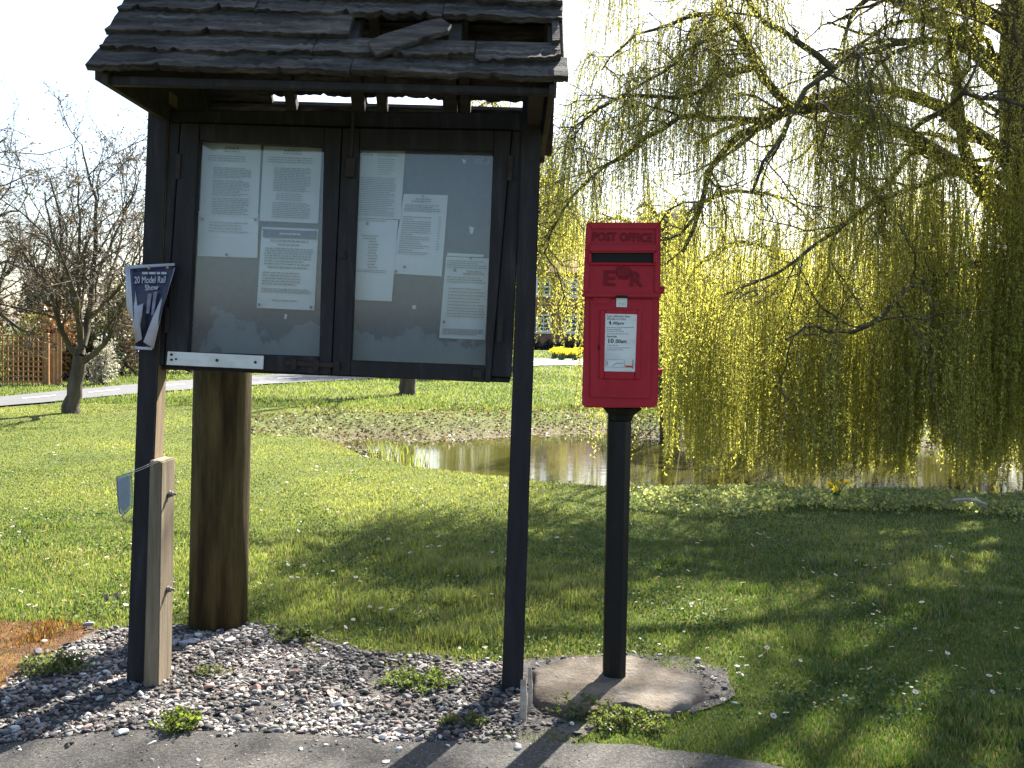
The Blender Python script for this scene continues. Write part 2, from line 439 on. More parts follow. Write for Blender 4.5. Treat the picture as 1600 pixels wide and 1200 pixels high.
# grey painted backing board with white efflorescence stains low down
m, nt, out = new_mat('grey_backing_board')
tc = N(nt, "ShaderNodeTexCoord"); sx = N(nt, "ShaderNodeSeparateXYZ")
nt.links.new(tc.outputs["Object"], sx.inputs[0])
n1 = N(nt, "ShaderNodeTexNoise", Scale=4.5, Detail=8.0, Roughness=0.62); nt.links.new(tc.outputs["Object"], n1.inputs["Vector"])
n2 = N(nt, "ShaderNodeTexNoise", Scale=40.0, Detail=4.0); nt.links.new(tc.outputs["Object"], n2.inputs["Vector"])
mr = N(nt, "ShaderNodeMapRange"); mr.inputs[1].default_value = 1.50; mr.inputs[2].default_value = 1.20; mr.inputs[3].default_value = -0.22; mr.inputs[4].default_value = 0.16
nt.links.new(sx.outputs[2], mr.inputs[0])
ad = N(nt, "ShaderNodeMath", operation='ADD'); nt.links.new(n1.outputs[0], ad.inputs[0]); nt.links.new(mr.outputs[0], ad.inputs[1])
cr = ramp(nt, [(0.50, (0.0, 0, 0)), (0.525, (0.7, 0.7, 0.7)), (0.75, (1, 1, 1))]); nt.links.new(ad.outputs[0], cr.inputs[0])
base = ramp(nt, [(0.3, (0.060, 0.086, 0.128)), (0.7, (0.080, 0.108, 0.152))]); nt.links.new(n2.outputs[0], base.inputs[0])
mx = N(nt, "ShaderNodeMix", data_type='RGBA'); nt.links.new(cr.outputs[0], mx.inputs[0]); nt.links.new(base.outputs[0], mx.inputs[6])
mx.inputs[7].default_value = (0.22, 0.27, 0.32, 1)
b = N(nt, "ShaderNodeBsdfPrincipled", Roughness=0.8); nt.links.new(mx.outputs[2], b.inputs["Base Color"]); nt.links.new(b.outputs[0], out.inputs[0])
M['backing'] = m

# window pane: clear with a faint reflection
def glassmat(name, tint=(0.955, 0.985, 1.0), fac=0.055, rough=0.03, dirt=0.0):
    m, nt, out = new_mat(name)
    tr = N(nt, "ShaderNodeBsdfTransparent"); tr.inputs[0].default_value = (*tint, 1)
    gl = N(nt, "ShaderNodeBsdfGlossy", Roughness=rough)
    lw = N(nt, "ShaderNodeFresnel", IOR=1.5)
    mxs = N(nt, "ShaderNodeMixShader")
    nt.links.new(lw.outputs[0], mxs.inputs[0]); nt.links.new(tr.outputs[0], mxs.inputs[1]); nt.links.new(gl.outputs[0], mxs.inputs[2])
    di = N(nt, "ShaderNodeBsdfDiffuse"); di.inputs[0].default_value = (0.5, 0.52, 0.53, 1)
    tc = N(nt, "ShaderNodeTexCoord")
    no = N(nt, "ShaderNodeTexNoise", Scale=6.0, Detail=8.0); nt.links.new(tc.outputs["Object"], no.inputs["Vector"])
    mr = N(nt, "ShaderNodeMapRange"); mr.inputs[1].default_value = 0.35; mr.inputs[2].default_value = 0.8; mr.inputs[3].default_value = dirt * 0.4; mr.inputs[4].default_value = dirt * 1.6
    nt.links.new(no.outputs[0], mr.inputs[0])
    m2 = N(nt, "ShaderNodeMixShader"); nt.links.new(mr.outputs[0], m2.inputs[0])
    nt.links.new(mxs.outputs[0], m2.inputs[1]); nt.links.new(di.outputs[0], m2.inputs[2])
    nt.links.new(m2.outputs[0], out.inputs[0])
    return m
M['pane'] = glassmat('dusty_pane', dirt=0.05)
M['plastic'] = glassmat('clear_plastic', tint=(0.80, 0.88, 0.95), dirt=0.35)

# water
m, nt, out = new_mat('pond_water')
b = N(nt, "ShaderNodeBsdfPrincipled", Roughness=0.04)
b.inputs["Base Color"].default_value = (0.052, 0.050, 0.012, 1); b.inputs["IOR"].default_value = 1.33
b.inputs["Specular IOR Level"].default_value = 0.5
tc = N(nt, "ShaderNodeTexCoord"); mp = N(nt, "ShaderNodeMapping"); mp.inputs["Scale"].default_value = (1.0, 2.2, 1)
nt.links.new(tc.outputs["Object"], mp.inputs[0])
n1 = N(nt, "ShaderNodeTexNoise", Scale=5.0, Detail=3.0, Roughness=0.5); nt.links.new(mp.outputs[0], n1.inputs["Vector"])
n2 = N(nt, "ShaderNodeTexNoise", Scale=22.0, Detail=2.0); nt.links.new(mp.outputs[0], n2.inputs["Vector"])
ad = N(nt, "ShaderNodeMath", operation='MULTIPLY_ADD'); nt.links.new(n2.outputs[0], ad.inputs[0]); ad.inputs[1].default_value = 0.22; nt.links.new(n1.outputs[0], ad.inputs[2])
bp = N(nt, "ShaderNodeBump", Strength=0.12, Distance=0.010); nt.links.new(ad.outputs[0], bp.inputs["Height"]); nt.links.new(bp.outputs[0], b.inputs["Normal"])
nt.links.new(b.outputs[0], out.inputs[0])
M['water'] = m

# lawn ground: greens, with dry litter where the mesh's own "tint" red channel says bank
m, nt, out = new_mat('lawn_ground')
tc = N(nt, "ShaderNodeTexCoord")
at = N(nt, "ShaderNodeAttribute", attribute_name="tint"); sp = N(nt, "ShaderNodeSeparateColor"); nt.links.new(at.outputs["Color"], sp.inputs[0])
n1 = N(nt, "ShaderNodeTexNoise", Scale=1.1, Detail=6.0, Roughness=0.6); nt.links.new(tc.outputs["Object"], n1.inputs["Vector"])
n2 = N(nt, "ShaderNodeTexNoise", Scale=26.0, Detail=6.0, Roughness=0.75); nt.links.new(tc.outputs["Object"], n2.inputs["Vector"])
ma = N(nt, "ShaderNodeMath", operation='MULTIPLY_ADD'); nt.links.new(n2.outputs[0], ma.inputs[0]); ma.inputs[1].default_value = 0.6
mb = N(nt, "ShaderNodeMath", operation='MULTIPLY'); nt.links.new(n1.outputs[0], mb.inputs[0]); mb.inputs[1].default_value = 0.4
nt.links.new(mb.outputs[0], ma.inputs[2])
gr = ramp(nt, [(0.34, (0.028, 0.040, 0.008)), (0.5, (0.085, 0.105, 0.017)), (0.66, (0.16, 0.17, 0.032))]); nt.links.new(ma.outputs[0], gr.inputs[0])
dr = ramp(nt, [(0.3, (0.035, 0.027, 0.015)), (0.5, (0.105, 0.085, 0.045)), (0.7, (0.23, 0.19, 0.115))]); nt.links.new(n2.outputs[0], dr.inputs[0])
mx = N(nt, "ShaderNodeMix", data_type='RGBA'); nt.links.new(sp.outputs[0], mx.inputs[0]); nt.links.new(gr.outputs[0], mx.inputs[6]); nt.links.new(dr.outputs[0], mx.inputs[7])
b = N(nt, "ShaderNodeBsdfPrincipled", Roughness=0.9); b.inputs["Specular IOR Level"].default_value = 0.2
nt.links.new(mx.outputs[2], b.inputs["Base Color"])
bp = N(nt, "ShaderNodeBump", Strength=0.9, Distance=0.03); nt.links.new(n2.outputs[0], bp.inputs["Height"]); nt.links.new(bp.outputs[0], b.inputs["Normal"])
nt.links.new(b.outputs[0], out.inputs[0])
M['lawn'] = m

# ================================================================== SETTING
rows = np.concatenate([np.linspace(-45, 1.2, 26), 1.5 * 1.019 ** np.arange(0, 330)])
ts = np.concatenate([np.linspace(-3, -0.8, 30)[:-1], np.linspace(-0.8, 0.8, 230), np.linspace(0.8, 3, 30)[1:]])
YY = np.repeat(rows, len(ts)); TT = np.tile(ts, len(rows))
XX = TT * np.where(YY < 1.5, 1.5 + (1.5 - YY) * 0.8, YY)
ZZ = hgt(XX, YY)
nr, nc = len(rows), len(ts)
idx = np.arange(nr * nc).reshape(nr, nc)
Q = np.stack([idx[:-1, :-1], idx[:-1, 1:], idx[1:, 1:], idx[1:, :-1]], -1).reshape(-1, 4)
sd_ = sdist(POND, XX, YY)
nz = fbm(XX * 1.7, YY * 1.7, 4)
bankw = np.where(YY < 12.3, 0.75, 1.2)
bankw = np.where((YY < 12.3) & (XX > 1.2), 0.35, bankw)
bank = np.clip((sstep(-1.0, -0.25, sd_ / bankw) * 1.25) * (0.35 + 1.1 * nz), 0, 1)
bank = np.where(sd_ > 0, 1.0, bank)
tint = np.stack([bank, np.zeros_like(bank), np.zeros_like(bank)], -1)
lawn = link("lawn", np_mesh("lawn", np.stack([XX, YY, ZZ], -1), quads=Q, color=tint), M['lawn'], smooth=True)
tag(lawn, "green village lawn sloping to the pond", "lawn", kind="structure")

# pond water
wp = [(x * 1.0, y) for x, y in POND]
cx = sum(p[0] for p in wp) / len(wp); cy = sum(p[1] for p in wp) / len(wp)
bm = bmesh.new()
for s in (1,):
    vs = []
    for x, y in wp:
        d = Vector((x - cx, y - cy)); d2 = d.normalized() * 0.9
        vs.append(bm.verts.new((x + d2.x, y + d2.y, WATER_Z)))
    bm.faces.new(vs)
bmesh.ops.triangulate(bm, faces=bm.faces)
water = link("water", bm_mesh("water", bm), M['water'])
for p in water.data.polygons:
    pass
tag(water, "murky brown pond water under the willow", "pond", kind="structure")

def jag(poly, step=0.05, amp=0.02, sc=6.0):
    out = []
    n = len(poly)
    for i in range(n):
        a = Vector(poly[i]); b_ = Vector(poly[(i + 1) % n]); L = (b_ - a).length
        k = max(1, int(L / step)); nrm = Vector((-(b_ - a).y, (b_ - a).x)) / max(L, 1e-6)
        for j in range(k):
            p = a.lerp(b_, j / k)
            o = (float(fbm(p.x * sc, p.y * sc)) - 0.5) * 2 * amp
            out.append((p.x + nrm.x * o, p.y + nrm.y * o))
    return out
def sheet(name, poly, z, m, label, kind="structure", cat=None):
    bm = bmesh.new()
    f = bm.faces.new([bm.verts.new((x, y, z)) for x, y in poly])
    bmesh.ops.triangulate(bm, faces=[f])
    if f.is_valid: pass
    me = bm_mesh(name, bm)
    o = link(name, me, m)
    for p in me.polygons:
        if p.normal.z < 0: p.flip()
    return tag(o, label, cat, kind=kind)
def pxpoly(l): return [flatpt(x, y, 0) for x, y in l]
# foreground tarmac
TARMAC = pxpoly([(-900, 1195), (-200, 1180), (0, 1168), (200, 1143), (430, 1150), (600, 1166), (860, 1163), (1000, 1172), (1130, 1188), (1210, 1204), (1300, 1230), (1700, 1290)])
TARMAC = TARMAC + [(3.2, -6.0), (-9.0, -6.0)]
GRAVEL = pxpoly([(-60, 1150), (0, 1085), (40, 1045), (110, 1010), (150, 988), (230, 976), (300, 980), (400, 976), (470, 992), (540, 1012), (640, 1030), (760, 1036), (850, 1030), (950, 1022), (1070, 1030), (1140, 1052), (1150, 1090), (1100, 1112), (1020, 1125), (960, 1135), (900, 1160), (860, 1172), (600, 1178), (430, 1165), (200, 1160), (0, 1185)])
SOIL = pxpoly([(-500, 975), (-200, 968), (0, 972), (60, 972), (120, 977), (170, 985), (150, 1005), (70, 1040), (20, 1090), (-10, 1130), (60, 1110), (60, 1150), (0, 1175), (-300, 1190), (-600, 1150)])
SLAB = [flatpt(x, y, 0.03) for x, y in [(832, 1052), (846, 1038), (880, 1031), (930, 1028), (985, 1029), (1030, 1038), (1070, 1050), (1092, 1066), (1090, 1086), (1065, 1104), (1030, 1112), (985, 1104), (960, 1100), (925, 1112), (885, 1110), (850, 1100), (833, 1082)]]
SLAB = [tuple(p[:2]) for p in smooth_line([(x, y, 0.0) for x, y in SLAB + SLAB[:1]], 60)[:-1]]
sheet("bare_soil", jag(SOIL, 0.06, 0.05), 0.004, M['red_soil'], "patch of red brown mossy soil at lower left", cat="soil")
sheet("gravel_bed", jag(GRAVEL, 0.05, 0.04), 0.008, M['gravel_dirt'], "dirt bed under the gravel around the notice board", cat="gravel bed")
sheet("pavement", jag(TARMAC, 0.025, 0.035, 11), 0.013, M['asphalt'], "grey tarmac edge in the foreground", cat="tarmac")

# far road
near = [(-260, 668), (-80, 644), (0, 637), (100, 628), (200, 618), (300, 610), (400, 603), (480, 598), (560, 594), (640, 588), (700, 584), (780, 577), (850, 572), (940, 571), (1050, 571), (1200, 573)]
far = [(-260, 645), (-80, 628), (0, 622), (100, 612), (200, 603), (300, 595), (400, 588), (480, 584), (560, 580), (640, 576), (700, 572), (780, 566), (850, 561), (940, 562), (1050, 563), (1200, 566)]
nearp = [G(*p) for p in near]; farp = [G(*p) for p in far]
def strip(name, A, B, dz, m, parent=None):
    bm = bmesh.new(); va = [bm.verts.new(p + Vector((0, 0, dz))) for p in A]; vb = [bm.verts.new(p + Vector((0, 0, dz))) for p in B]
    for i in range(len(A) - 1): bm.faces.new([va[i], va[i + 1], vb[i + 1], vb[i]])
    return link(name, bm_mesh(name, bm), m, parent)
def resample(pts, n):
    return [Vector(p) for p in smooth_line([tuple(p) for p in pts], n)]
nearp = resample(nearp, 90); farp = resample(farp, 90)
for p in nearp + farp: p.z = hz(p.x, p.y)
road = tag(strip("road", nearp, farp, 0.03, M['far_asphalt']), "pale grey lane curving away beyond the lawn", "road", kind="structure")
mid = [(a + b) / 2 for a, b in zip(nearp, farp)]
for i0 in range(2, 84, 6):
    A = [mid[i].lerp(nearp[i], 0.07) for i in range(i0, i0 + 4)]; B = [mid[i].lerp(farp[i], 0.07) for i in range(i0, i0 + 4)]
    strip("road_marking", A, B, 0.038, M['road_white'], road)
ROADPOLY = [(p.x, p.y) for p in nearp] + [(p.x, p.y) for p in farp[::-1]]

# ================================================================== STUFF ON THE GROUND
def blades(n, xs, ys, h, w, colr, lean=0.35, zoff=0.0):
    """bent three-segment grass blades -> verts, quads, tris, colours"""
    z0 = hgt(xs, ys) - 0.004 + zoff
    a = rng.random(n) * 2 * np.pi
    dx, dy = np.cos(a), np.sin(a)
    b = rng.random(n) * 2 * np.pi
    ln = lean * (0.3 + rng.random(n) * 1.2) * h
    lx, ly = np.cos(b) * ln, np.sin(b) * ln
    B = np.stack([xs, ys, z0], -1)
    W = np.stack([dx * w / 2, dy * w / 2, np.zeros(n)], -1)
    Mid = B + np.stack([lx * 0.35, ly * 0.35, h * 0.6], -1)
    T = B + np.stack([lx, ly, h * (1.02 - 0.25 * rng.random(n))], -1)
    V = np.stack([B - W, B + W, Mid - W * 0.75, Mid + W * 0.75, T], 1).reshape(-1, 3)
    i = np.arange(n)[:, None] * 5
    Qd = i + np.array([[0, 1, 3, 2]]); Tr = i + np.array([[2, 3, 4]])
    Cc = np.repeat(colr, 5, axis=0)
    return V, Qd, Tr, Cc
def pond_ok(x, y, m): return sdist(POND, x, y) < -m

# lawn grass, evenly dense in the picture
n = 620000
u = (rng.random(n) * 2 - 1) * 0.66
d = 2.85 * np.exp(rng.random(n) ** 1.05 * math.log(19.0 / 2.85))
gx, gy = u * d, d
keep = pond_ok(gx, gy, 0.06)
ed = 0.07 * (fbm(gx * 9, gy * 9) - 0.5)
keep &= ~(inside(TARMAC, gx, gy + 1.6 * ed)) & ~inside(SLAB, gx, gy) & ~inside(ROADPOLY, gx, gy)
gd = sdist(GRAVEL, gx, gy)
keep &= (gd < 0.02 + ed) | ((fbm(gx * 4.5 + 9, gy * 4.5) > 0.60) & (gd < 0.14))
so = inside(SOIL, gx + ed, gy)
keep &= (~so) | (rng.random(n) < 0.85)
bk = sdist(POND, gx, gy)
nearbank = (gy < 12.5)
keep &= ~((bk > np.where(nearbank, -0.45, -1.7)) & (rng.random(n) < 0.72) & ~((gx > 1.2) & nearbank))
gx, gy, so, gd, bk = gx[keep], gy[keep], so[keep], gd[keep], bk[keep]; n = len(gx)
pt = fbm(gx * 0.9 + 5, gy * 0.9); pt2 = fbm(gx * 5, gy * 5 + 3)
h = (0.013 + 0.024 * pt * (0.5 + pt2)) * (0.5 + 0.9 * rng.random(n)) * (1.1 - 0.35 * sstep(4.5, 9, gy))
tuft = fbm(gx * 3.1 + 40, gy * 3.1)
h *= 1 + 1.2 * sstep(0.60, 0.78, tuft) * (gy < 6.5)
near_g = sdist(GRAVEL, gx, gy) > -0.18
h *= np.where(near_g, 0.8, 1)
w = np.maximum(0.0030, 0.00105 * gy) * (0.7 + 0.6 * rng.random(n))
mixv = np.clip(0.5 - 0.22 * (1 - sstep(4.5, 8, gy)) - 0.12 * sstep(0.5, 3, gx) + (pt - 0.5) * 1.7 + (rng.random(n) - 0.5) * 0.9, 0, 1)[:, None]
gc = np.array([[0.072, 0.122, 0.018]]) * (1 - mixv) + np.array([[0.265, 0.285, 0.078]]) * mixv
dry = (rng.random(n) < 0.10 + 0.08 * (pt2 > .55) + 0.25 * (bk > -1.0))[:, None]
gc = np.where(dry, np.array([[0.26, 0.215, 0.10]]) * (0.6 + 0.6 * rng.random((n, 1))), gc)
gc = np.where(so[:, None], np.where(rng.random((n, 1)) < 0.86, np.array([[0.20, 0.09, 0.022]]) * (0.25 + 1.1 * rng.random((n, 1))), gc), gc)
h = np.where(so, h * 0.65, h)
V, Qd, Tr, Cc = blades(n, gx, gy, h, w, gc)
# coarser blades on the lawn farther off
n = 150000
u = (rng.random(n) * 2 - 1) * 0.66
d = 17.0 * np.exp(rng.random(n) * math.log(62.0 / 17.0)); fx, fy = u * d, d
kf = pond_ok(fx, fy, 0.3) & ~inside(ROADPOLY, fx, fy) & ~((sdist(POND, fx, fy) > -1.7) & (rng.random(n) < 0.7))
fx, fy = fx[kf], fy[kf]; n = len(fx)
fm = np.clip(0.45 + (fbm(fx * .5, fy * .5) - .5) * 1.6 + (rng.random(n) - .5) * 1.0, 0, 1)[:, None]
fc = np.array([[0.065, 0.108, 0.02]]) * (1 - fm) + np.array([[0.235, 0.255, 0.066]]) * fm
V2, Q2, T2, C2_ = blades(n, fx, fy, 0.03 + 0.05 * rng.random(n), 0.0011 * fy, fc)
Qd = np.concatenate([Qd, Q2 + len(V)]); Tr = np.concatenate([Tr, T2 + len(V)]); V = np.concatenate([V, V2]); Cc = np.concatenate([Cc, C2_])
# clover and other flat weeds in the turf
n = 60000
u = (rng.random(n) * 2 - 1) * 0.62; d = 2.9 * np.exp(rng.random(n) * math.log(9.0 / 2.9)); lx_, ly_ = u * d, d
kl = (fbm(lx_ * 2.2 + 60, ly_ * 2.2) + 0.1 * rng.random(n) > 0.63) & pond_ok(lx_, ly_, .5) & ~inside(TARMAC, lx_, ly_) & ~inside(GRAVEL, lx_, ly_) & ~inside(SLAB, lx_, ly_) & ~inside(SOIL, lx_, ly_)
lx_, ly_ = lx_[kl], ly_[kl]; n = len(lx_)
CL = (np.stack([lx_, ly_, hgt(lx_, ly_) + 0.008 + 0.022 * rng.random(n)], -1), n)
grass = link("grass", np_mesh("grass", V, Qd, Tr, Cc), M['grass'])
tag(grass, "short mown grass blades covering the lawn", "grass", kind="stuff")

# ------------------------------------------------------------------ gravel
def icos(sub):
    bm = bmesh.new(); bmesh.ops.create_icosphere(bm, subdivisions=sub, radius=1.0)
    bm.verts.ensure_lookup_table()
    V = np.array([v.co[:] for v in bm.verts]); Fc = np.array([[v.index for v in f.verts] for f in bm.faces]); bm.free()
    return V, Fc
ICO, ICOF = icos(2)
ICO1, ICOF1 = icos(1)
def stones(xs, ys, size, colr, zbase=0.008, small=False):
    n = len(xs); ICO, ICOF = (ICO1, ICOF1) if small else (globals()['ICO'], globals()['ICOF'])
    S = size[:, None] * np.stack([0.75 + 0.85 * rng.random(n) ** 1.5, 0.6 + 0.5 * rng.random(n), 0.30 + 0.38 * rng.random(n)], -1)
    # angular shape: push verts in along random planes
    V = np.repeat(ICO[None], n, 0).copy()
    for k in range(6):
        pn = rng.normal(size=(n, 3)); pn /= np.linalg.norm(pn, axis=1, keepdims=True)
        off = 0.28 + 0.45 * rng.random(n)
        dd = np.einsum('nvk,nk->nv', V, pn) - off[:, None]
        V -= np.maximum(dd, 0)[:, :, None] * pn[:, None, :]
    V *= S[:, None, :]
    a = rng.random(n) * 6.283; ca, sa = np.cos(a)[:, None], np.sin(a)[:, None]
    tl = (rng.random(n) - 0.5)[:, None] * 0.9
    x, y, z = V[..., 0], V[..., 1], V[..., 2]
    x, z = x * np.cos(tl) - z * np.sin(tl), x * np.sin(tl) + z * np.cos(tl)
    x, y = x * ca - y * sa, x * sa + y * ca
    z = z + zbase + S[:, 2:3] * 0.55
    V = np.stack([x + xs[:, None], y + ys[:, None], z], -1).reshape(-1, 3)
    Fc = (np.arange(n)[:, None, None] * len(ICO) + ICOF[None]).reshape(-1, 3)
    return V, Fc, np.repeat(colr, len(ICO), 0)
def stone_cols(n):
    k = rng.random(n)
    b = (0.11 + 0.22 * rng.random(n))[:, None]
    c = np.array([[1.0, 0.90, 0.80]]) * b
    c = np.where((k < 0.09)[:, None], np.array([[1.0, 0.97, 0.93]]) * (0.30 + 0.25 * rng.random(n))[:, None], c)
    c = np.where(((k > 0.09) & (k < 0.20))[:, None], np.array([[1.0, 0.70, 0.58]]) * (0.12 + 0.16 * rng.random(n))[:, None], c)
    c = np.where((k > 0.72)[:, None], np.array([[1.0, 0.95, 0.95]]) * (0.035 + 0.05 * rng.random(n))[:, None], c)
    return c
gp = np.array(GRAVEL); mn, mxx = gp.min(0), gp.max(0)
n = 90000
x = mn[0] + rng.random(n) * (mxx[0] - mn[0]); y = mn[1] + rng.random(n) * (mxx[1] - mn[1])
sg = sdist(GRAVEL, x, y) + 0.10 * (fbm(x * 6, y * 6) - 0.5)
pr = sstep(-0.05, 0.06, sg) * np.where(x > 0.05, 0.16, 1.0) * (0.5 + 0.5 * sstep(0.36, 0.5, fbm(x * 4 + 21, y * 4)))
green = fbm(x * 4.5 + 9, y * 4.5)
k = (rng.random(n) < pr) & ~inside(SLAB, x, y) & ~((green > 0.62) & (rng.random(n) < 0.6))
k &= ~(inside(TARMAC, x, y) & (rng.random(n) < 0.93))
x, y = x[k], y[k]
patchy = fbm(x * 5 + 2, y * 5)
sz = 0.86 * (0.0028 + 0.0165 * rng.random(len(x)) ** 5) * (0.75 + 0.55 * patchy)
big = sz > 0.0075
pm = (0.65 + 0.75 * sstep(.35, .7, fbm(x * 3.3 + 8, y * 3.3)))[:, None]
V, Fc, Cc = stones(x[big], y[big], sz[big], stone_cols(big.sum()) * pm[big])
V2, F2, C2_ = stones(x[~big], y[~big], sz[~big], stone_cols((~big).sum()) * 0.9 * pm[~big], 0.008, True)
Fc = np.concatenate([Fc, F2 + len(V)]); V = np.concatenate([V, V2]); Cc = np.concatenate([Cc, C2_])
V[:, 2] += 0.022 * np.clip(fbm(V[:, 0] * 2.2, V[:, 1] * 2.2) - 0.35, 0, 1)
gravel = link("gravel", np_mesh("gravel", V, None, Fc, Cc), M['stone_tint'])
tag(gravel, "loose grey and white gravel round the notice board posts", "gravel", kind="stuff")

# fine grit on the tarmac and pebbles along the pond's edge
n = 2200
x = -2.2 + rng.random(n) * 3.4; y = 2.6 + rng.random(n) * 0.75
k = inside(TARMAC, x, y) & (rng.random(n) < sstep(2.5, 3.2, y) + 0.15)
x, y = x[k], y[k]
V, Fc, Cc = stones(x, y, 0.0022 + 0.0035 * rng.random(len(x)) ** 3, stone_cols(len(x)), 0.013)
tag(link("grit", np_mesh("grit", V, None, Fc, Cc), M['stone_tint']), "fine grit scattered on the tarmac edge", "grit", kind="stuff")
n = 6000
x = -3.5 + rng.random(n) * 7; y = 9.3 + rng.random(n) * 8.5
s = sdist(POND, x, y)
k = (s < 0.12) & (s > np.where(y < 12.5, -0.55, -0.8)) & (fbm(x * 3, y * 3) + 0.25 * rng.random(n) > 0.56) & ~((x > 1.1) & (y < 12))
k &= (y < 12.5) | ((s > -0.3) & (rng.random(n) < .6)); x, y = x[k], y[k]; sz = 0.018 + 0.03 * rng.random(len(x)) ** 2
V, Fc, Cc = stones(x, y, sz, stone_cols(len(x)) * 1.25, 0)
V[:, 2] += np.repeat(hgt(x, y), len(ICO))
tag(link("shore_pebbles", np_mesh("shore_pebbles", V, None, Fc, Cc), M['stone_tint']), "pebbles and clods along the pond's edge", "pebbles", kind="stuff")

# ------------------------------------------------------------------ generic leaf cards (small, many, each a folded leaf)
def leaves(c, size, colr, flat=0.0, aspect=0.45, dirs=None):
    n = len(c)
    if dirs is None:
        v = rng.normal(size=(n, 3)); v[:, 2] *= (1 - flat)
    else: v = dirs + rng.normal(size=(n, 3)) * 0.35
    v /= np.linalg.norm(v, axis=1, keepdims=True) + 1e-9
    r = rng.normal(size=(n, 3)); 
    if flat > 0: r[:, 2] *= (1 - flat)
    s = np.cross(v, r); s /= np.linalg.norm(s, axis=1, keepdims=True) + 1e-9
    if flat > 0:
        s[:, 2] *= (1 - flat); s /= np.linalg.norm(s, axis=1, keepdims=True) + 1e-9
    L = size[:, None]
    nn = np.cross(v, s)
    p0 = c; p1 = c + v * L * 0.5 + s * L * aspect * 0.5 + nn * L * 0.08; p2 = c + v * L; p3 = c + v * L * 0.5 - s * L * aspect * 0.5 + nn * L * 0.08
    V = np.stack([p0, p1, p2, p3], 1).reshape(-1, 3)
    Qd = np.arange(n)[:, None] * 4 + np.array([[0, 1, 2, 3]])
    return V, Qd, np.repeat(colr, 4, 0)
def jitcol(n, base, var=0.35):
    return np.array([base]) * (1 - var + 2 * var * rng.random((n, 1))) * (0.9 + 0.2 * rng.random((n, 3)))

V, Qd, Cc = leaves(CL[0], 0.010 + 0.008 * rng.random(CL[1]), np.array([[0.055, 0.105, 0.022]]) * (0.7 + 0.7 * rng.random((CL[1], 1))), 0.5, 0.9)
tag(link("clover", np_mesh("clover", V, Qd, None, Cc), M['dead_leaf']), "flat clover leaves growing in patches through the turf", "clover", kind="stuff")
# leafy ground cover on the near right bank
n = 90000
x = 0.9 + rng.random(n) * 8.0; y = 7.0 + rng.random(n) * 2.6
edge = 7.35 + 0.55 * fbm(x * 1.3, x * 0 + 2.5) - 0.05 * x
bk = sdist(POND, x, y)
k = (bk < -0.75) & (y > edge + 0.9 * (fbm(x * 1.7 + 7, y * 2.4) - 0.5) + 0.35 * (rng.random(n) - .5)) & (rng.random(n) < sstep(0.75, 2.0, x))
x, y = x[k], y[k]
top = 0.01 + 0.11 * fbm(x * 2.2, y * 2.2) ** 1.5 + 0.02 * fbm(x * 9, y * 9)
z = hgt(x, y) + top * (0.35 + 0.65 * rng.random(len(x)) ** 0.6)
cc = jitcol(len(x), (0.27, 0.30, 0.11))
V, Qd, Cc = leaves(np.stack([x, y, z], -1), 0.018 + 0.02 * rng.random(len(x)), cc, 0.25, 0.7)
tag(link("ground_cover", np_mesh("ground_cover", V, Qd, None, Cc), M['leaf']), "low leafy ground cover along the near pond bank", "ground cover", kind="stuff")

# brown scrub and dead leaves on the far bank
n = 30000
x = -5.5 + rng.random(n) * 14.0; y = 12.6 + rng.random(n) * 7.5
bk = sdist(POND, x, y)
k = (bk < 0.05) & (bk > -1.5 - 1.2 * fbm(x, y)) & (fbm(x * 2.6 + 3, y * 2.6) + 0.3 * rng.random(n) > 0.5)
x, y, bk = x[k], y[k], bk[k]
z = hgt(x, y) + (0.005 + 0.09 * rng.random(len(x)) ** 2)
br = rng.random((len(x), 1))
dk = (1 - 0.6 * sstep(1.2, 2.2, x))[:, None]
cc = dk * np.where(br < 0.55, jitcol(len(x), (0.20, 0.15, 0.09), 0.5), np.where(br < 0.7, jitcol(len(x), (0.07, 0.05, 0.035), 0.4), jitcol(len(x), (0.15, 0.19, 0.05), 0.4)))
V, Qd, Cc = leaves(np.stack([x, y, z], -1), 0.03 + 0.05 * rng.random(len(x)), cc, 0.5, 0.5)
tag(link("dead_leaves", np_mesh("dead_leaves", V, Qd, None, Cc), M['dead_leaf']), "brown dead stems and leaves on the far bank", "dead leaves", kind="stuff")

# ================================================================== NOTICE BOARD
YB = 3.60                                    # front face of the posts
base = P(505, 1085, YB); base.z = 0
nb = thing("notice_board", base, "dark stained wooden village notice board with a broken plank roof", "notice board")
def post(px_front, Y, th, m, bottom_extra=0.06):
    pts = [P(x, y, Y) for x, y in px_front]
    pts[2].z = pts[3].z = -0.05
    bm = bmesh.new(); 
    prism_pts(bm, pts, (0, th, 0), 0.004, 2)
    return bm
# left post: stained wood, with sunlight on the inner side painted as a paler tan
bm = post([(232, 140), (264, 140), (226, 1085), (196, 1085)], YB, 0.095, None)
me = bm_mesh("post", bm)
pl = link("post", me, [M['dark_wood'], M['sunlit_wood']], nb)
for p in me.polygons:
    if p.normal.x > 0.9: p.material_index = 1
pr_ = link("post", bm_mesh("post", post([(817, 140), (848, 140), (816, 1098), (783, 1098)], YB, 0.09, None)), M['dark_wood'], nb)

# case: surround, backing panel, doors
bm = bmesh.new()
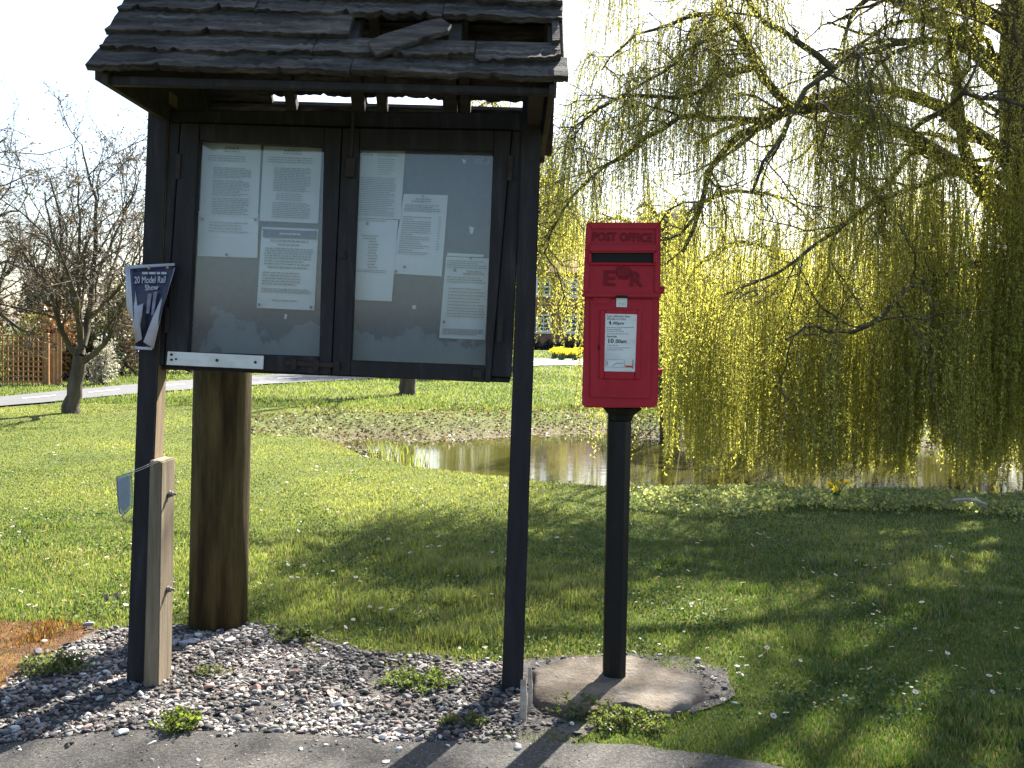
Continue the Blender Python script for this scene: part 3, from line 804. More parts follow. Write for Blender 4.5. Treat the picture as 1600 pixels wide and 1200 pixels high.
# butt-jointed surround round the two doors
prism(bm, [(262, 172), (817, 176), (817, 204), (262, 191)], YB + 0.012, 0.115, 0.003, 1)      # head
prism(bm, [(262, 191.3), (282, 192), (256, 571), (243, 570)], YB + 0.012, 0.115, 0.003, 1)     # left cheek
prism(bm, [(800, 204.3), (817, 204.3), (799, 590), (767, 588)], YB + 0.012, 0.115, 0.003, 1)   # right cheek
prism(bm, [(243, 571), (798, 590.5), (796, 598), (243, 577)], YB + 0.035, 0.092, 0.002, 1)     # bottom board
case = link("case", bm_mesh("case", bm), M['dark_wood'], nb)
pris_obj("back_board", [(262, 180), (817, 184), (798, 592), (240, 572)], YB + 0.10, 0.02, M['backing'], nb, 0)
def door(outer, glass, px_hinge):
    bm = bmesh.new(); frame_prism(bm, outer, glass, YB - 0.006, 0.04)
    d = link("door", bm_mesh("door", bm), M['dark_wood'], nb)
    g2 = [Vector(p) for p in glass]; c = sum(g2, Vector((0, 0))) / 4
    gg = [tuple(c + (p - c) * 1.02) for p in g2]
    bm = bmesh.new(); prism(bm, gg, YB + 0.016, 0.004)
    link("window_pane", bm_mesh("window_pane", bm), M['pane'], d)
    for x, y in px_hinge:
        pris_obj("hinge", [(x - 4, y - 20), (x + 4, y - 20), (x + 2, y + 20), (x - 6, y + 20)], YB - 0.012, 0.006, M['iron'], d, 0.002)
    return d
GL = [(312, 219), (507, 229), (498, 557), (292, 550)]
GR = [(562, 232), (772, 236), (757, 571), (547, 563)]
d1 = door([(283, 191.5), (534, 200), (517, 585), (257, 571)], GL, [(279, 260), (262, 500)])
d2 = door([(535.5, 200), (799, 204), (766, 598), (518.5, 585)], GR, [(798, 262), (782, 515)])
# bolt, lock, lower bolts
bm = bmesh.new()
prism(bm, [(549, 172), (555, 172), (551, 250), (545, 250)], YB - 0.018, 0.010, 0.002, 1)
prism(bm, [(540, 246), (556, 246), (553, 277), (538, 277)], YB - 0.024, 0.017, 0.003, 1)
link("bolt", bm_mesh("bolt", bm), M['iron'], d1)
c = P(535, 397, YB - 0.014); bm = bmesh.new()
for r_, y0 in ((0.016, 0.0), (0.009, -0.004)):
    a = [c + Vector((r_ * math.cos(t * math.pi / 8), y0, r_ * math.sin(t * math.pi / 8))) for t in range(16)]
    prism_pts(bm, a, (0, 0.007, 0), 0.001, 1)
link("lock", bm_mesh("lock", bm), M['iron'], d2)
bm = bmesh.new(); prism(bm, [(446, 563), (532, 567), (531, 575), (445, 571)], YB - 0.016, 0.009, 0.002, 1)
for xx in (455, 490, 522): prism(bm, [(xx, 560.5 + (xx - 446) * .045), (xx + 8, 560.9 + (xx - 446) * .045), (xx + 8, 577 + (xx - 446) * .045), (xx, 576.6 + (xx - 446) * .045)], YB - 0.020, 0.004, 0.001, 1)
link("bolt", bm_mesh("bolt", bm), M['iron'], d1)
bm = bmesh.new(); prism(bm, [(738, 576), (754, 577), (753, 592), (737, 591)], YB - 0.017, 0.010, 0.004, 1)
link("catch", bm_mesh("catch", bm), M['iron'], d2)
# white strip with holes along the bottom left
strip_o = pris_obj("metal_strip", [(262, 549), (412, 556), (411, 577), (260, 570)], YB - 0.013, 0.006, M['white_paint'], nb, 0.001)
for x, y, r_ in ((268, 554, 2.2), (268, 562, 2.0), (275, 561, 1.6), (339, 563, 2.4), (399, 566, 2.2)):
    bm = bmesh.new(); c = P(x, y, YB - 0.0135); rr = r_ / F * YB
    prism_pts(bm, [c + Vector((rr * math.cos(t * math.pi / 5), 0, rr * math.sin(t * math.pi / 5))) for t in range(10)], (0, -0.002, 0))
    link("screw", bm_mesh("screw", bm), M['iron'], strip_o)
# support stake bolted beside the left post
top = [(234, 719), (253, 721.5), (247, 1084), (223, 1081)]
pts = [P(x, y, YB - 0.035) for x, y in top]; pts[2].z = pts[3].z = -0.04
bm = bmesh.new(); prism_pts(bm, pts, (0.006, 0.125, 0), 0.004, 2)
stk = link("support_stake", bm_mesh("support_stake", bm), M['stake_wood'], nb)
for x, y in ((262, 772), (259, 921)):
    c = P(x, y, YB + 0.03)
    bm = bmesh.new()
    for r_, x0, x1 in ((0.005, -0.02, 0.032), (0.014, 0.006, 0.010), (0.010, 0.012, 0.020)):
        a = [c + Vector((x0, r_ * math.cos(t * math.pi / 3), r_ * math.sin(t * math.pi / 3))) for t in range(6)]
        prism_pts(bm, a, (x1 - x0, 0, 0), 0.001, 1)
    link("bolt", bm_mesh("bolt", bm), M['steel'], stk)

# ---- roof
EY, RY = 3.05, 3.63                          # eave and ridge distance
eL, eR = P(145, 112, EY), P(880, 131, EY)
XL, XR = eL.x, eR.x
def ez(x): return eL.z + (eR.z - eL.z) * (x - XL) / (XR - XL)
S2 = math.sqrt(0.5)
SL = (RY - EY) / S2
def rf(x, s, nn): return Vector((x, EY + s * S2 - nn * S2, ez(x) + s * S2 + nn * S2))
def rb(x, s, nn): return Vector((x, 2 * RY - EY - s * S2 + nn * S2, ez(x) + s * S2 + nn * S2))
def xat(px, py=None, Y=EY): return (px - 800) / F * Y
cour = [-0.005, 0.095, 0.205, 0.350, 0.44, 0.525, 0.62, 0.715, SL]
def board(bm, fn, x0, x1, s0, s1, seed, lift=0.030, th=0.022, jagx0=True, jagx1=True, amp=1.0):
    """one weathered board lapping over the one below; wavy lower edge, split and warped"""
    k = max(2, int((x1 - x0) / 0.014)); rr = random.Random(seed)
    xs_ = [x0 + (x1 - x0) * i / k for i in range(k + 1)]
    if jagx0: xs_[0] += rr.uniform(-0.016, 0.014)
    if jagx1: xs_[-1] += rr.uniform(-0.014, 0.016)
    off = seed * 7.31
    lo_t, lo_b, hi_t, hi_b, md, m1 = [], [], [], [], [], []
    for i, x in enumerate(xs_):
        wv = (float(fbm(x * 5 + off, off)) - 0.5) * 0.022 * amp + rr.uniform(-0.0035, 0.0035) * amp
        wv += (float(vnoise(x * 70 + off, off * 3)) - 0.5) * 0.009 * amp + (float(vnoise(x * 17 + off, off * 3)) - 0.5) * 0.010 * amp
        if rr.random() < 0.05: wv += rr.uniform(0.006, 0.026)
        up = (float(fbm(x * 3 - off, off + 9)) - 0.5) * 0.016 * amp + rr.uniform(-0.0015, 0.0015)
        lo_t.append(bm.verts.new(fn(x, s0 + wv, lift + up)))
        md.append(bm.verts.new(fn(x, s0 * 0.5 + s1 * 0.5, lift * 0.55 + 0.004 + up * 0.7 + rr.uniform(-0.003, 0.003))))
        m1.append(bm.verts.new(fn(x, s0 * 0.75 + s1 * 0.25, lift * 0.8 + up + (float(vnoise(x * 9 + off, off * 5)) - .5) * .012 + rr.uniform(-0.003, 0.003))))
        hi_t.append(bm.verts.new(fn(x, s1, 0.008)))
        lo_b.append(bm.verts.new(fn(x, s0 + wv + 0.004, lift + up - th)))
        hi_b.append(bm.verts.new(fn(x, s1, 0.008 - th)))
    for i in range(k):
        for a, b_ in ((lo_t, m1), (m1, md), (md, hi_t), (hi_t, hi_b), (hi_b, lo_b), (lo_b, lo_t)):
            bm.faces.new([a[i], a[i + 1], b_[i + 1], b_[i]])
    for e in (0, -1):
        bm.faces.new([lo_t[e], m1[e], md[e], hi_t[e], hi_b[e], lo_b[e]])
hx0, hxm, hx1 = xat(546, Y=3.24), xat(700, Y=3.24), xat(857, Y=3.24)
bm = bmesh.new()
rr = random.Random(3)
for k in range(len(cour) - 1):
    s0, s1 = cour[k], min(cour[k + 1] + 0.045, SL)
    vx0 = XL - 0.012 * k * 0; cuts = [XL, XR]
    if k == 2:
        board(bm, rf, XL, hx0, s0, s1, 31, jagx1=True)
        board(bm, rf, hx1, XR, s0, s1, 32)
        continue
    joints = {0: [0.55], 1: [0.46, 0.81], 3: [0.3, 0.73], 4: [0.62], 5: [0.4]}.get(k, [0.5])
    xs_ = [XL] + [XL + (XR - XL) * j for j in joints] + [XR]
    for q in range(len(xs_) - 1):
        board(bm, rf, xs_[q], xs_[q + 1] - (0.003 if q < len(xs_) - 2 else 0), s0, s1 if k != 1 else cour[2] + 0.02, 10 * k + q + 1, jagx0=(q == 0), jagx1=(q == len(xs_) - 2), amp=1.7 if k else 0.8)
roof = link("roof", bm_mesh("roof", bm), M['roof_wood'], nb)
# back slope with a narrow missing strip
bm = bmesh.new()
gx = [(xat(421, Y=4.05), xat(546, Y=4.05)), (xat(567, Y=4.05), xat(684, Y=4.05)), (xat(713, Y=4.05), xat(816, Y=4.05))]
for k in range(len(cour) - 1):
    s0, s1 = cour[k], min(cour[k + 1] + 0.045, SL)
    if k == 1: s1 = 0.212
    if k == 2:
        board(bm, rb, XL, gx[0][0], 0.195, s1, 51, 0.012)
        board(bm, rb, gx[0][0], XR, 0.250, s1, 52, 0.006, jagx0=False)
        board(bm, rb, gx[0][1], gx[1][0], 0.20, 0.30, 53, 0.022, jagx0=False, jagx1=False)
        board(bm, rb, gx[1][1], gx[2][0], 0.20, 0.30, 54, 0.022, jagx0=False, jagx1=False)
        board(bm, rb, gx[2][1], XR, 0.20, 0.30, 55, 0.022, jagx0=False)
        continue
    board(bm, rb, XL, XR, s0, s1, 40 + k, 0.030 if k != 1 else 0.02)
link("back_roof", bm_mesh("back_roof", bm), M['roof_wood'], nb)
# slipped broken plank lying across the hole
def rpix(px, py, lift):
    d = ray(px, py)
    t = 0
    nrm = Vector((0, -S2, S2)); p0 = rf(hxm, 0.25, lift)
    t = (p0 - C0).dot(nrm) / d.dot(nrm)
    return C0 + d * t
bm = bmesh.new()
q = [(574, 64), (600, 52), (640, 40), (664, 32), (690, 27), (706, 38), (700, 47), (664, 57), (630, 70), (600, 80), (588, 85), (580, 78)]
prism_pts(bm, [rpix(x, y, 0.050) for x, y in q], Vector((0, S2, -S2)) * 0.018, 0.003, 1)
link("broken_plank", bm_mesh("broken_plank", bm), M['roof_wood'], nb)
# rafters, wall plates, eave boards, gables
def bar_pts(bm, a, b_, w, hgt_, upv=Vector((0, 0, 1)), bevel=0.003):
    a, b_ = Vector(a), Vector(b_); t = (b_ - a).normalized(); s_ = t.cross(upv).normalized(); uu = s_.cross(t)
    pts = [a + s_ * w / 2 + uu * hgt_ / 2, a - s_ * w / 2 + uu * hgt_ / 2, a - s_ * w / 2 - uu * hgt_ / 2, a + s_ * w / 2 - uu * hgt_ / 2]
    prism_pts(bm, pts, b_ - a, bevel, 1)
for px in (190, 362, 538, 699, 860):
    x = xat(px, Y=3.2); bm = bmesh.new()
    bar_pts(bm, rf(x, 0.105, -0.035), rf(x, SL - 0.01, -0.035), 0.04, 0.05)
    bar_pts(bm, rb(x, 0.03, -0.035), rb(x, SL - 0.01, -0.035), 0.04, 0.05)
    link("rafter", bm_mesh("rafter", bm), M['olive_wood'], nb)
for px in (556, 698):                                 # struts seen against the gap in the back roof
    x = xat(px, Y=4.05); bm = bmesh.new(); bar_pts(bm, rb(x, 0.05, -0.03), rb(x, 0.5, -0.03), 0.05, 0.05)
    link("rafter", bm_mesh("rafter", bm), M['olive_wood'], nb)
bm = bmesh.new()
prism(bm, [(168, 117), (868, 136), (868, 148), (172, 132)], EY + 0.035, 0.03, 0.003, 1)
link("fascia", bm_mesh("fascia", bm), M['dark_wood'], nb)
bm = bmesh.new()
by = 2 * RY - EY
bar_pts(bm, (XL + 0.02, by - 0.05, ez(XL) - 0.02), (XR - 0.02, by - 0.05, ez(XR) - 0.02), 0.03, 0.05)
link("fascia", bm_mesh("fascia", bm), M['olive_wood'], nb)
for x, o in ((XL + 0.02, 0.018), (XR - 0.042, 0.018)):
    bm = bmesh.new()
    prism_pts(bm, [(x, EY + 0.015, ez(x) - 0.03), (x, by - 0.015, ez(x) - 0.03), (x, by - 0.015, ez(x) + 0.0), (x, RY, ez(x) + (RY - EY) - 0.02), (x, EY + 0.015, ez(x) + 0.0)], (0.018, 0, 0), 0.002, 1)
    link("gable", bm_mesh("gable", bm), M['olive_wood'], nb)
# head beam between the posts carrying the roof
for x in (P(248, 300, YB).x, P(832, 300, YB).x):
    bm = bmesh.new(); bar_pts(bm, (x, EY + 0.06, ez(x) + 0.02), (x, by - 0.06, ez(x) + 0.02), 0.05, 0.06)
    link("roof_bearer", bm_mesh("roof_bearer", bm), M['olive_wood'], nb)

# ================================================================== NOTICES
def bil(q, u, v):
    q = [Vector(p) for p in q]
    a = q[0].lerp(q[1], u); b_ = q[3].lerp(q[2], u)
    return a.lerp(b_, v)
def paper(name, q, Y, label, m, sag=0.004, curl=0.01):
    """slightly buckled sheet with real thickness"""
    nu, nv = 8, 10; bm = bmesh.new(); off = rng.random() * 50
    g = []
    for j in range(nv + 1):
        r_ = []
        for i in range(nu + 1):
            u, v = i / nu, j / nv; p = bil(q, u, v)
            o = -abs(float(fbm(u * 2.2 + off, v * 2.2)) - 0.4) * sag * 4 - curl * max(0, v - 0.8) * (abs(u - 0.5) * 2) ** 2
            r_.append(P(p.x, p.y, Y + o))
        g.append(r_)
    for dy in (0.0, 0.0006):
        vs = [[bm.verts.new(p + Vector((0, dy, 0))) for p in r_] for r_ in g]
        for j in range(nv):
            for i in range(nu): bm.faces.new([vs[j][i], vs[j][i + 1], vs[j + 1][i + 1], vs[j + 1][i]])
    me = bpy.data.meshes.new(name); bm.to_mesh(me); bm.free()
    o = link(name, me, m, smooth=True, origin=P(*bil(q, 0.5, 1.0), Y))
    tag(o, label, "notice", "paper notices pinned inside the case"); o["_"] = 0
    del o["_"]
    return o
def print_block(parent, q, Y, rows_, m, name="print", dy=0.014):
    """rows_: (v0, height, u0, u1) -> word-shaped dashes"""
    bm = bmesh.new(); r_ = random.Random(int(q[0][0] * 10))
    for v, hh, u0, u1 in rows_:
        u = u0
        while u < u1 - 0.01:
            w_ = min(r_.uniform(0.025, 0.10), u1 - u)
            pts = [P(*bil(q, a, b_), Y - dy) for a, b_ in ((u, v), (u + w_, v), (u + w_, v + hh), (u, v + hh))]
            bm.faces.new([bm.verts.new(p) for p in pts]); u += w_ + 0.012
    me = bpy.data.meshes.new(name); bm.to_mesh(me); bm.free()
    return link(name, me, m, parent)
def lines(v0, v1, n, u0, u1, hh=0.011, rag=0.25):
    r_ = random.Random(n * 7 + int(v0 * 100)); out = []
    for i in range(n):
        e = u1 - (r_.random() * rag * (u1 - u0) if r_.random() < 0.4 else 0)
        out.append((v0 + (v1 - v0) * i / max(1, n - 1), hh, u0, e))
    return out
def pins(parent, pxs, Y, m=None):
    for x, y in pxs:
        c = P(x, y, Y); bm = bmesh.new()
        lathe(bm, [(0.0055, 0), (0.0055, 0.002), (0.003, 0.004)], (0, 0, 0), 8)
        bmesh.ops.rotate(bm, verts=bm.verts, cent=(0, 0, 0), matrix=Matrix.Rotation(math.pi / 2, 3, 'X'))
        bmesh.ops.translate(bm, verts=bm.verts, vec=c)
        link("pin", bm_mesh("pin", bm), m or M['pin_steel'], parent)
YN = YB + 0.088
q = [(310, 330), (404, 334), (402, 403), (308.5, 400)]
n0 = paper("notice", q, YN, "lower half of the long white sheet at the left, blank below a few lines", M['paper'])
print_block(n0, q, YN, lines(0.22, 0.42, 4, 0.18, 0.82, 0.02), M['ink'])
pins(n0, [(316, 342), (399, 343), (354, 398)], YN - 0.016)
q = [(317, 222), (408, 226), (403, 341), (312, 338)]
n1 = paper("notice", q, YN - 0.004, "top left typed sheet, dense small print in the left door", M['paper_aged'])
print_block(n1, q, YN - 0.004, [(0.05, 0.022, 0.38, 0.62), (0.10, 0.016, 0.36, 0.64)] + lines(0.17, 0.23, 3, 0.1, 0.75) + lines(0.33, 0.46, 7, 0.2, 0.85) + lines(0.50, 0.70, 11, 0.2, 0.83, 0.010) + lines(0.74, 0.95, 10, 0.2, 0.83), M['ink'])
q = [(412, 228), (503, 231.5), (497, 349), (405.5, 345)]
n2 = paper("notice", q, YN - 0.003, "top right typed sheet in the left door, above the purple headed sheet", M['paper_aged'])
print_block(n2, q, YN - 0.003, [(0.04, 0.022, 0.36, 0.66), (0.08, 0.016, 0.34, 0.66)] + lines(0.14, 0.20, 3, 0.1, 0.85) + lines(0.28, 0.58, 15, 0.2, 0.83) + lines(0.62, 0.70, 4, 0.26, 0.7) + lines(0.74, 0.93, 9, 0.2, 0.85), M['ink'])
q = [(409, 354.5), (497.5, 358), (491, 485), (401, 481)]
n3 = paper("notice", q, YN - 0.006, "white sheet headed by a purple band in the left door", M['paper'])
bm = bmesh.new(); bm.faces.new([bm.verts.new(P(*bil(q, a, b_), YN - 0.0185)) for a, b_ in ((0.03, 0.025), (0.97, 0.025), (0.97, 0.125), (0.03, 0.125))])
link("header_band", bm_mesh("header_band", bm), M['ink_purple'], n3)
print_block(n3, q, YN - 0.0075, [(0.067, 0.016, 0.32, 0.70)], M['paper'], "print", 0.0125)
print_block(n3, q, YN - 0.006, [(0.15, 0.02, 0.16, 0.84), (0.20, 0.016, 0.30, 0.68)] + lines(0.25, 0.34, 4, 0.08, 0.92, 0.015, 0.1) + lines(0.37, 0.44, 3, 0.08, 0.9, 0.015) + [(0.48, 0.018, 0.14, 0.84)] + lines(0.55, 0.69, 5, 0.06, 0.72, 0.014) + lines(0.75, 0.79, 3, 0.06, 0.92, 0.010, 0.05) + [(0.89, 0.012, 0.26, 0.70)], M['ink'])
pins(n3, [(412, 359), (493, 362), (405, 476), (486, 480)], YN - 0.024)
q = [(562, 234), (633, 236.5), (626, 343), (556, 340)]
m1 = paper("notice", q, YN - 0.004, "typed sheet with a small boxed heading, top left in the right door", M['paper_aged'])
print_block(m1, q, YN - 0.004, [(0.06, 0.02, 0.06, 0.30), (0.06, 0.02, 0.4, 0.86)] + lines(0.12, 0.34, 8, 0.42, 0.8, 0.008) + lines(0.40, 0.95, 22, 0.06, 0.84, 0.011), M['ink'])
q = [(631, 303), (700, 305), (690, 432), (612, 427)]
m2 = paper("notice", q, YN + 0.001, "middle sheet listing items beside a column of figures in the right door", M['paper'])
print_block(m2, q, YN + 0.001, [(0.01, 0.025, 0.42, 0.47), (0.05, 0.016, 0.28, 0.62), (0.08, 0.014, 0.2, 0.64)] + lines(0.13, 0.20, 4, 0.06, 0.86) + lines(0.28, 0.72, 17, 0.06, 0.68, 0.010, 0.7) + [(0.27 + i * 0.033, 0.010, 0.84, 0.89) for i in range(13)] + [(0.745, 0.006, 0.05, 0.62)], M['ink'])
q = [(556, 341), (622, 344), (612, 471), (551, 468)]
m3 = paper("notice", q, YN - 0.007, "long white sheet with a short centred list, lower left in the right door", M['paper'])
print_block(m3, q, YN - 0.007, [(0.01, 0.012, 0.03, 0.7), (0.20, 0.014, 0.15, 0.55), (0.235, 0.014, 0.2, 0.5)] + [(0.27 + i * 0.035, 0.014, 0.34 - 0.01 * (i % 3), 0.52 + 0.05 * ((i * 7) % 4) / 3) for i in range(10)] + [(0.625, 0.009, 0.08, 0.82), (0.645, 0.009, 0.08, 0.8)], M['ink'])
pins(m3, [(574, 349), (632, 417), (619, 424)], YN - 0.024)
q = [(697, 401), (764, 404), (758, 531), (686, 528)]
m4 = paper("notice", q, YN, "pale sheet at lower right in the right door, text in grey lines", M['paper_aged'])
print_block(m4, q, YN, lines(0.04, 0.12, 4, 0.04, 0.95) + [(0.16, 0.02, 0.5, 0.85), (0.19, 0.02, 0.42, 0.9)] + lines(0.24, 0.30, 3, 0.06, 0.95) + lines(0.38, 0.58, 6, 0.12, 0.95, 0.012) + lines(0.62, 0.72, 4, 0.12, 0.95) + lines(0.88, 0.94, 4, 0.06, 0.95), M['ink'])
pins(m4, [(736, 403), (711, 422), (694, 503)], YN - 0.02)
q = [(699, 395), (756, 398), (755, 402), (698, 400)]
paper("paper_strip", q, YN + 0.003, "narrow torn paper strip just above the lower right sheet", M['paper_aged'], 0.001, 0)
# torn scraps and spare pins left on the backing board
for lab, pts_ in (("brownish torn scrap hanging on the bare upper right of the right door", [(733, 353), (741, 356), (738, 366), (734, 364)]),
                  ("tiny white scrap near the top edge of the right door", [(722, 248), (728, 250), (727, 256), (723, 254)]),
                  ("small white scrap left low in the left door", [(445, 490), (449, 492), (447, 499), (444, 498)]),
                  ("small white scrap left below the long list in the right door", [(644, 477), (650, 477), (650, 483), (644, 483)])):
    q = [P(x, y, YN + 0.004) for x, y in pts_]
    bm = bmesh.new(); prism_pts(bm, q, (0, 0.001, 0)); tag(link("paper_scrap", bm_mesh("paper_scrap", bm), M['paper_aged'], origin=q[-1]), lab, "paper scrap")

# ================================================================== TEXT
_dg = bpy.context.evaluated_depsgraph_get
def text_mesh(body, extrude=0.0, weight=0.0, spacing=1.0):
    cu = bpy.data.curves.new("t", 'FONT'); cu.body = body; cu.size = 1.0; cu.extrude = extrude; cu.offset = weight
    cu.space_character = spacing; cu.resolution_u = 3
    o = bpy.data.objects.new("t", cu); col.objects.link(o)
    me = bpy.data.meshes.new_from_object(o.evaluated_get(_dg()))
    bpy.data.objects.remove(o); bpy.data.curves.remove(cu)
    return me
def text_at(name, body, q, Y, m, parent, depth=0.001, weight=0.0, spacing=1.0, fn=None):
    """lettering fitted into the pixel quad q (TL,TR,BR,BL) on plane Y, standing `depth` proud"""
    me = text_mesh(body, 0.5, weight, spacing)
    v = np.zeros(len(me.vertices) * 3, np.float32); me.vertices.foreach_get("co", v); v = v.reshape(-1, 3)
    mn_, mx_ = v.min(0), v.max(0)
    for i, vert in enumerate(me.vertices):
        u = (v[i, 0] - mn_[0]) / (mx_[0] - mn_[0]); w_ = 1 - (v[i, 1] - mn_[1]) / (mx_[1] - mn_[1])
        p = bil(q, u, w_); yy = Y - depth * (1 if v[i, 2] > 0 else 0)
        vert.co = fn(p.x, p.y, yy) if fn else P(p.x, p.y, yy)
    return link(name, me, m, parent)

# poster curled round the left post
def curled(u, v):
    """pinned wide at the top, both side edges rolled in towards the bottom"""
    xl = 203 + (212 - 203) * v; xr = 273 + (238 - 273) * v
    return Vector((xl + (xr - xl) * u, 417 - 4 * u + (548 - 417) * v))
bm = bmesh.new(); nu, nv = 14, 14; g = []
for j in range(nv + 1):
    g.append([])
    for i in range(nu + 1):
        u, v = i / nu, j / nv; p = curled(u, v)
        o = -0.018 - 0.020 * math.sin(v * math.pi) - 0.035 * v * abs(u - 0.45) * 1.4 - 0.012 * (1 - v) * (abs(u - 0.5) > 0.42)
        g[-1].append(bm.verts.new(P(p.x, p.y, YB + o)))
for j in range(nv):
    for i in range(nu): bm.faces.new([g[j][i], g[j][i + 1], g[j + 1][i + 1], g[j + 1][i]])
me = bpy.data.meshes.new("poster"); bm.to_mesh(me); bm.free()
po = link("poster", me, M['navy'], smooth=True, origin=P(225, 548, YB - 0.02))
tag(po, "curled navy event poster pinned to the left post of the notice board", "poster")
sm = po.modifiers.new("thickness", 'SOLIDIFY'); sm.thickness = 0.0012
def flap(name, px, yo, m):
    bm = bmesh.new(); pts = [P(x, y, YB + o) for (x, y), o in zip(px, yo)]
    c = bm.verts.new(sum(pts, Vector()) / len(pts) + Vector((0, -0.006, 0))); vs = [bm.verts.new(p) for p in pts]
    for i in range(len(vs)): bm.faces.new([vs[i], vs[(i + 1) % len(vs)], c])
    me = bpy.data.meshes.new(name); bm.to_mesh(me); bm.free()
    o = link(name, me, m, po, smooth=True); s_ = o.modifiers.new("thickness", 'SOLIDIFY'); s_.thickness = 0.001
flap("rolled_edge", [(268, 420), (274, 418), (255, 480), (240, 545), (224, 534), (238, 497), (255, 460)], [-.03, -.024, -.05, -.06, -.075, -.065, -.045], M['poster_back'])
flap("rolled_edge", [(202, 420), (206, 417), (215, 478), (224, 474), (222, 492), (219, 508), (222, 530), (212, 536), (207, 500), (198, 470)], [-.028, -.028, -.055, -.06, -.065, -.06, -.065, -.06, -.05, -.04], M['poster_back'])
flap("rolled_edge", [(196, 414), (203, 416), (209, 500), (204, 498), (198, 480)], [-.012, -.02, -.035, -.02, -.01], M['poster_back'])
flap("border", [(203, 415), (273, 411), (273, 415), (203, 420)], [-.032, -.032, -.033, -.033], M['poster_pale'])
flap("border", [(211, 541), (238, 543), (238, 547), (211, 546)], [-.066, -.066, -.066, -.066], M['poster_pale'])
bm = bmesh.new()
for x0_, x1_ in ((222, 231), (233, 243), (245, 250), (252, 260)): prism(bm, [(x0_, 425), (x1_, 425), (x1_, 428.5), (x0_, 428.5)], YB - 0.046, 0.001)
link("print", bm_mesh("print", bm), M['poster_pale'], po)
text_at("lettering", "20 Model Rail", [(210, 432), (259, 431), (258, 442), (210, 443)], YB - 0.046, M['poster_pale'], po, weight=0.015)
text_at("lettering", "Show", [(226, 445), (248, 444), (247, 453), (227, 454)], YB - 0.048, M['poster_pale'], po, weight=0.02)
bm = bmesh.new()
prism(bm, [(231, 458), (237, 459), (233, 490), (228, 490)], YB - 0.052, 0.001); prism(bm, [(240, 456), (246, 455), (240, 492), (236, 492)], YB - 0.054, 0.001)
link("picture", bm_mesh("picture", bm), surf('poster_picture_grey', [(0.3, (0.10, 0.10, 0.18)), (0.7, (0.28, 0.28, 0.36))], 20), po)
pins(po, [(233, 419), (262, 418), (229, 543)], YB - 0.068 + 0.03, M['brass'])

# plastic wallet hanging from a string on the left post
bm = bmesh.new()
bg = [(181, 745), (203, 738), (205, 770), (204, 794), (190, 806), (185, 801), (182, 775)]
prism_pts(bm, [P(x, y, YB - 0.01) for x, y in bg], (0.004, 0.012, 0), 0.002, 1)
wl = link("plastic_wallet", bm_mesh("plastic_wallet", bm), M['plastic'], origin=P(190, 806, YB))
tag(wl, "small blue tinted plastic wallet tied to the left post by string", "plastic wallet")
bm = bmesh.new(); prism_pts(bm, [P(x, y, YB - 0.004) for x, y in [(184, 748), (201, 743), (202, 772), (201, 791), (191, 800), (186, 790)]], (0.003, 0.002, 0))
link("slip", bm_mesh("slip", bm), surf('pale_blue_slip', [(0.3, (0.40, 0.50, 0.58)), (0.7, (0.55, 0.64, 0.70))], 20), wl)
for k in (0, 3):
    a, b_ = P(199, 739 + k, YB - 0.012), P(246, 719 + k, YB - 0.04)
    tube_obj("string", [([a, (a + b_) / 2 + Vector((0, 0, -0.002)), b_], [0.0009] * 3)], M['white_paint'], wl, 4)

# ================================================================== POST BOX
YP = 3.62                                    # front of the box
pb_base = P(959, 1070, 3.70); pb_base.z = 0.03
pb = thing("post_box", pb_base, "red wall style post box on a black pole in the grass", "post box")
body_q = [(916, 349), (1032, 349), (1028, 637), (909, 637)]
bm = bmesh.new(); prism_pts(bm, [P(x, y, YP + 0.012) for x, y in rrect(body_q, 9, 4)], (0.018, 0.20, 0), 0.004, 2)
body = link("body", bm_mesh("body", bm), M['paint_red'], pb, smooth=False)
# hood panel with raised rim
hood = [(916, 347.5), (1033, 347.5), (1032, 461), (911, 460)]
hin = [(925, 358), (1024, 358), (1022, 455), (920, 455)]
bm = bmesh.new()
prism_pts(bm, [P(x, y, YP) for x, y in rrect(hood, 8, 4)], (0, 0.0115, 0), 0.003, 2)
link("hood", bm_mesh("hood", bm), M['paint_red'], pb)
bm = bmesh.new()
for i in range(4):
    if i == 2: continue
    j = (i + 1) % 4; prism(bm, [hood[i], hood[j], hin[j], hin[i]] if i != 99 else [], YP - 0.007, 0.0065, 0.0028, 2)
prism(bm, [(909.5, 458), (1033, 459), (1033, 465), (909.5, 464)], YP - 0.011, 0.021, 0.003, 2)     # drip moulding
link("moulding", bm_mesh("moulding", bm), M['paint_red'], pb)
# slot: sloping cowl over a black slab that paints the opening's shade
bm = bmesh.new()
for pxl in ([(919, 382), (1029, 382), (1026, 394.5), (921, 394.5)],):
    prism(bm, pxl, YP - 0.020, 0.0195, 0.006, 2)
prism(bm, [(919, 395), (924.5, 395), (924.5, 411), (919, 411)], YP - 0.016, 0.0155, 0.003, 1)
prism(bm, [(1021, 395), (1027, 395), (1027, 411), (1021, 411)], YP - 0.016, 0.0155, 0.003, 1)
prism(bm, [(919, 409.5), (1027, 410.5), (1027, 415), (919, 414)], YP - 0.010, 0.0095, 0.003, 1)
link("cowl", bm_mesh("cowl", bm), M['paint_red'], pb)
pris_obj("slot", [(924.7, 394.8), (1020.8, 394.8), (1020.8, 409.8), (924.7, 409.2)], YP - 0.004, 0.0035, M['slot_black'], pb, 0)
text_at("lettering", "POST OFFICE", [(927, 362), (1020, 364), (1019, 378), (926, 376)], YP, M['paint_red_letter'], pb, 0.005, weight=0.012, spacing=1.05)
text_at("lettering", "E", [(944, 422), (962, 423), (962, 447), (943, 446)], YP, M['paint_red_letter'], pb, 0.005, weight=0.02)
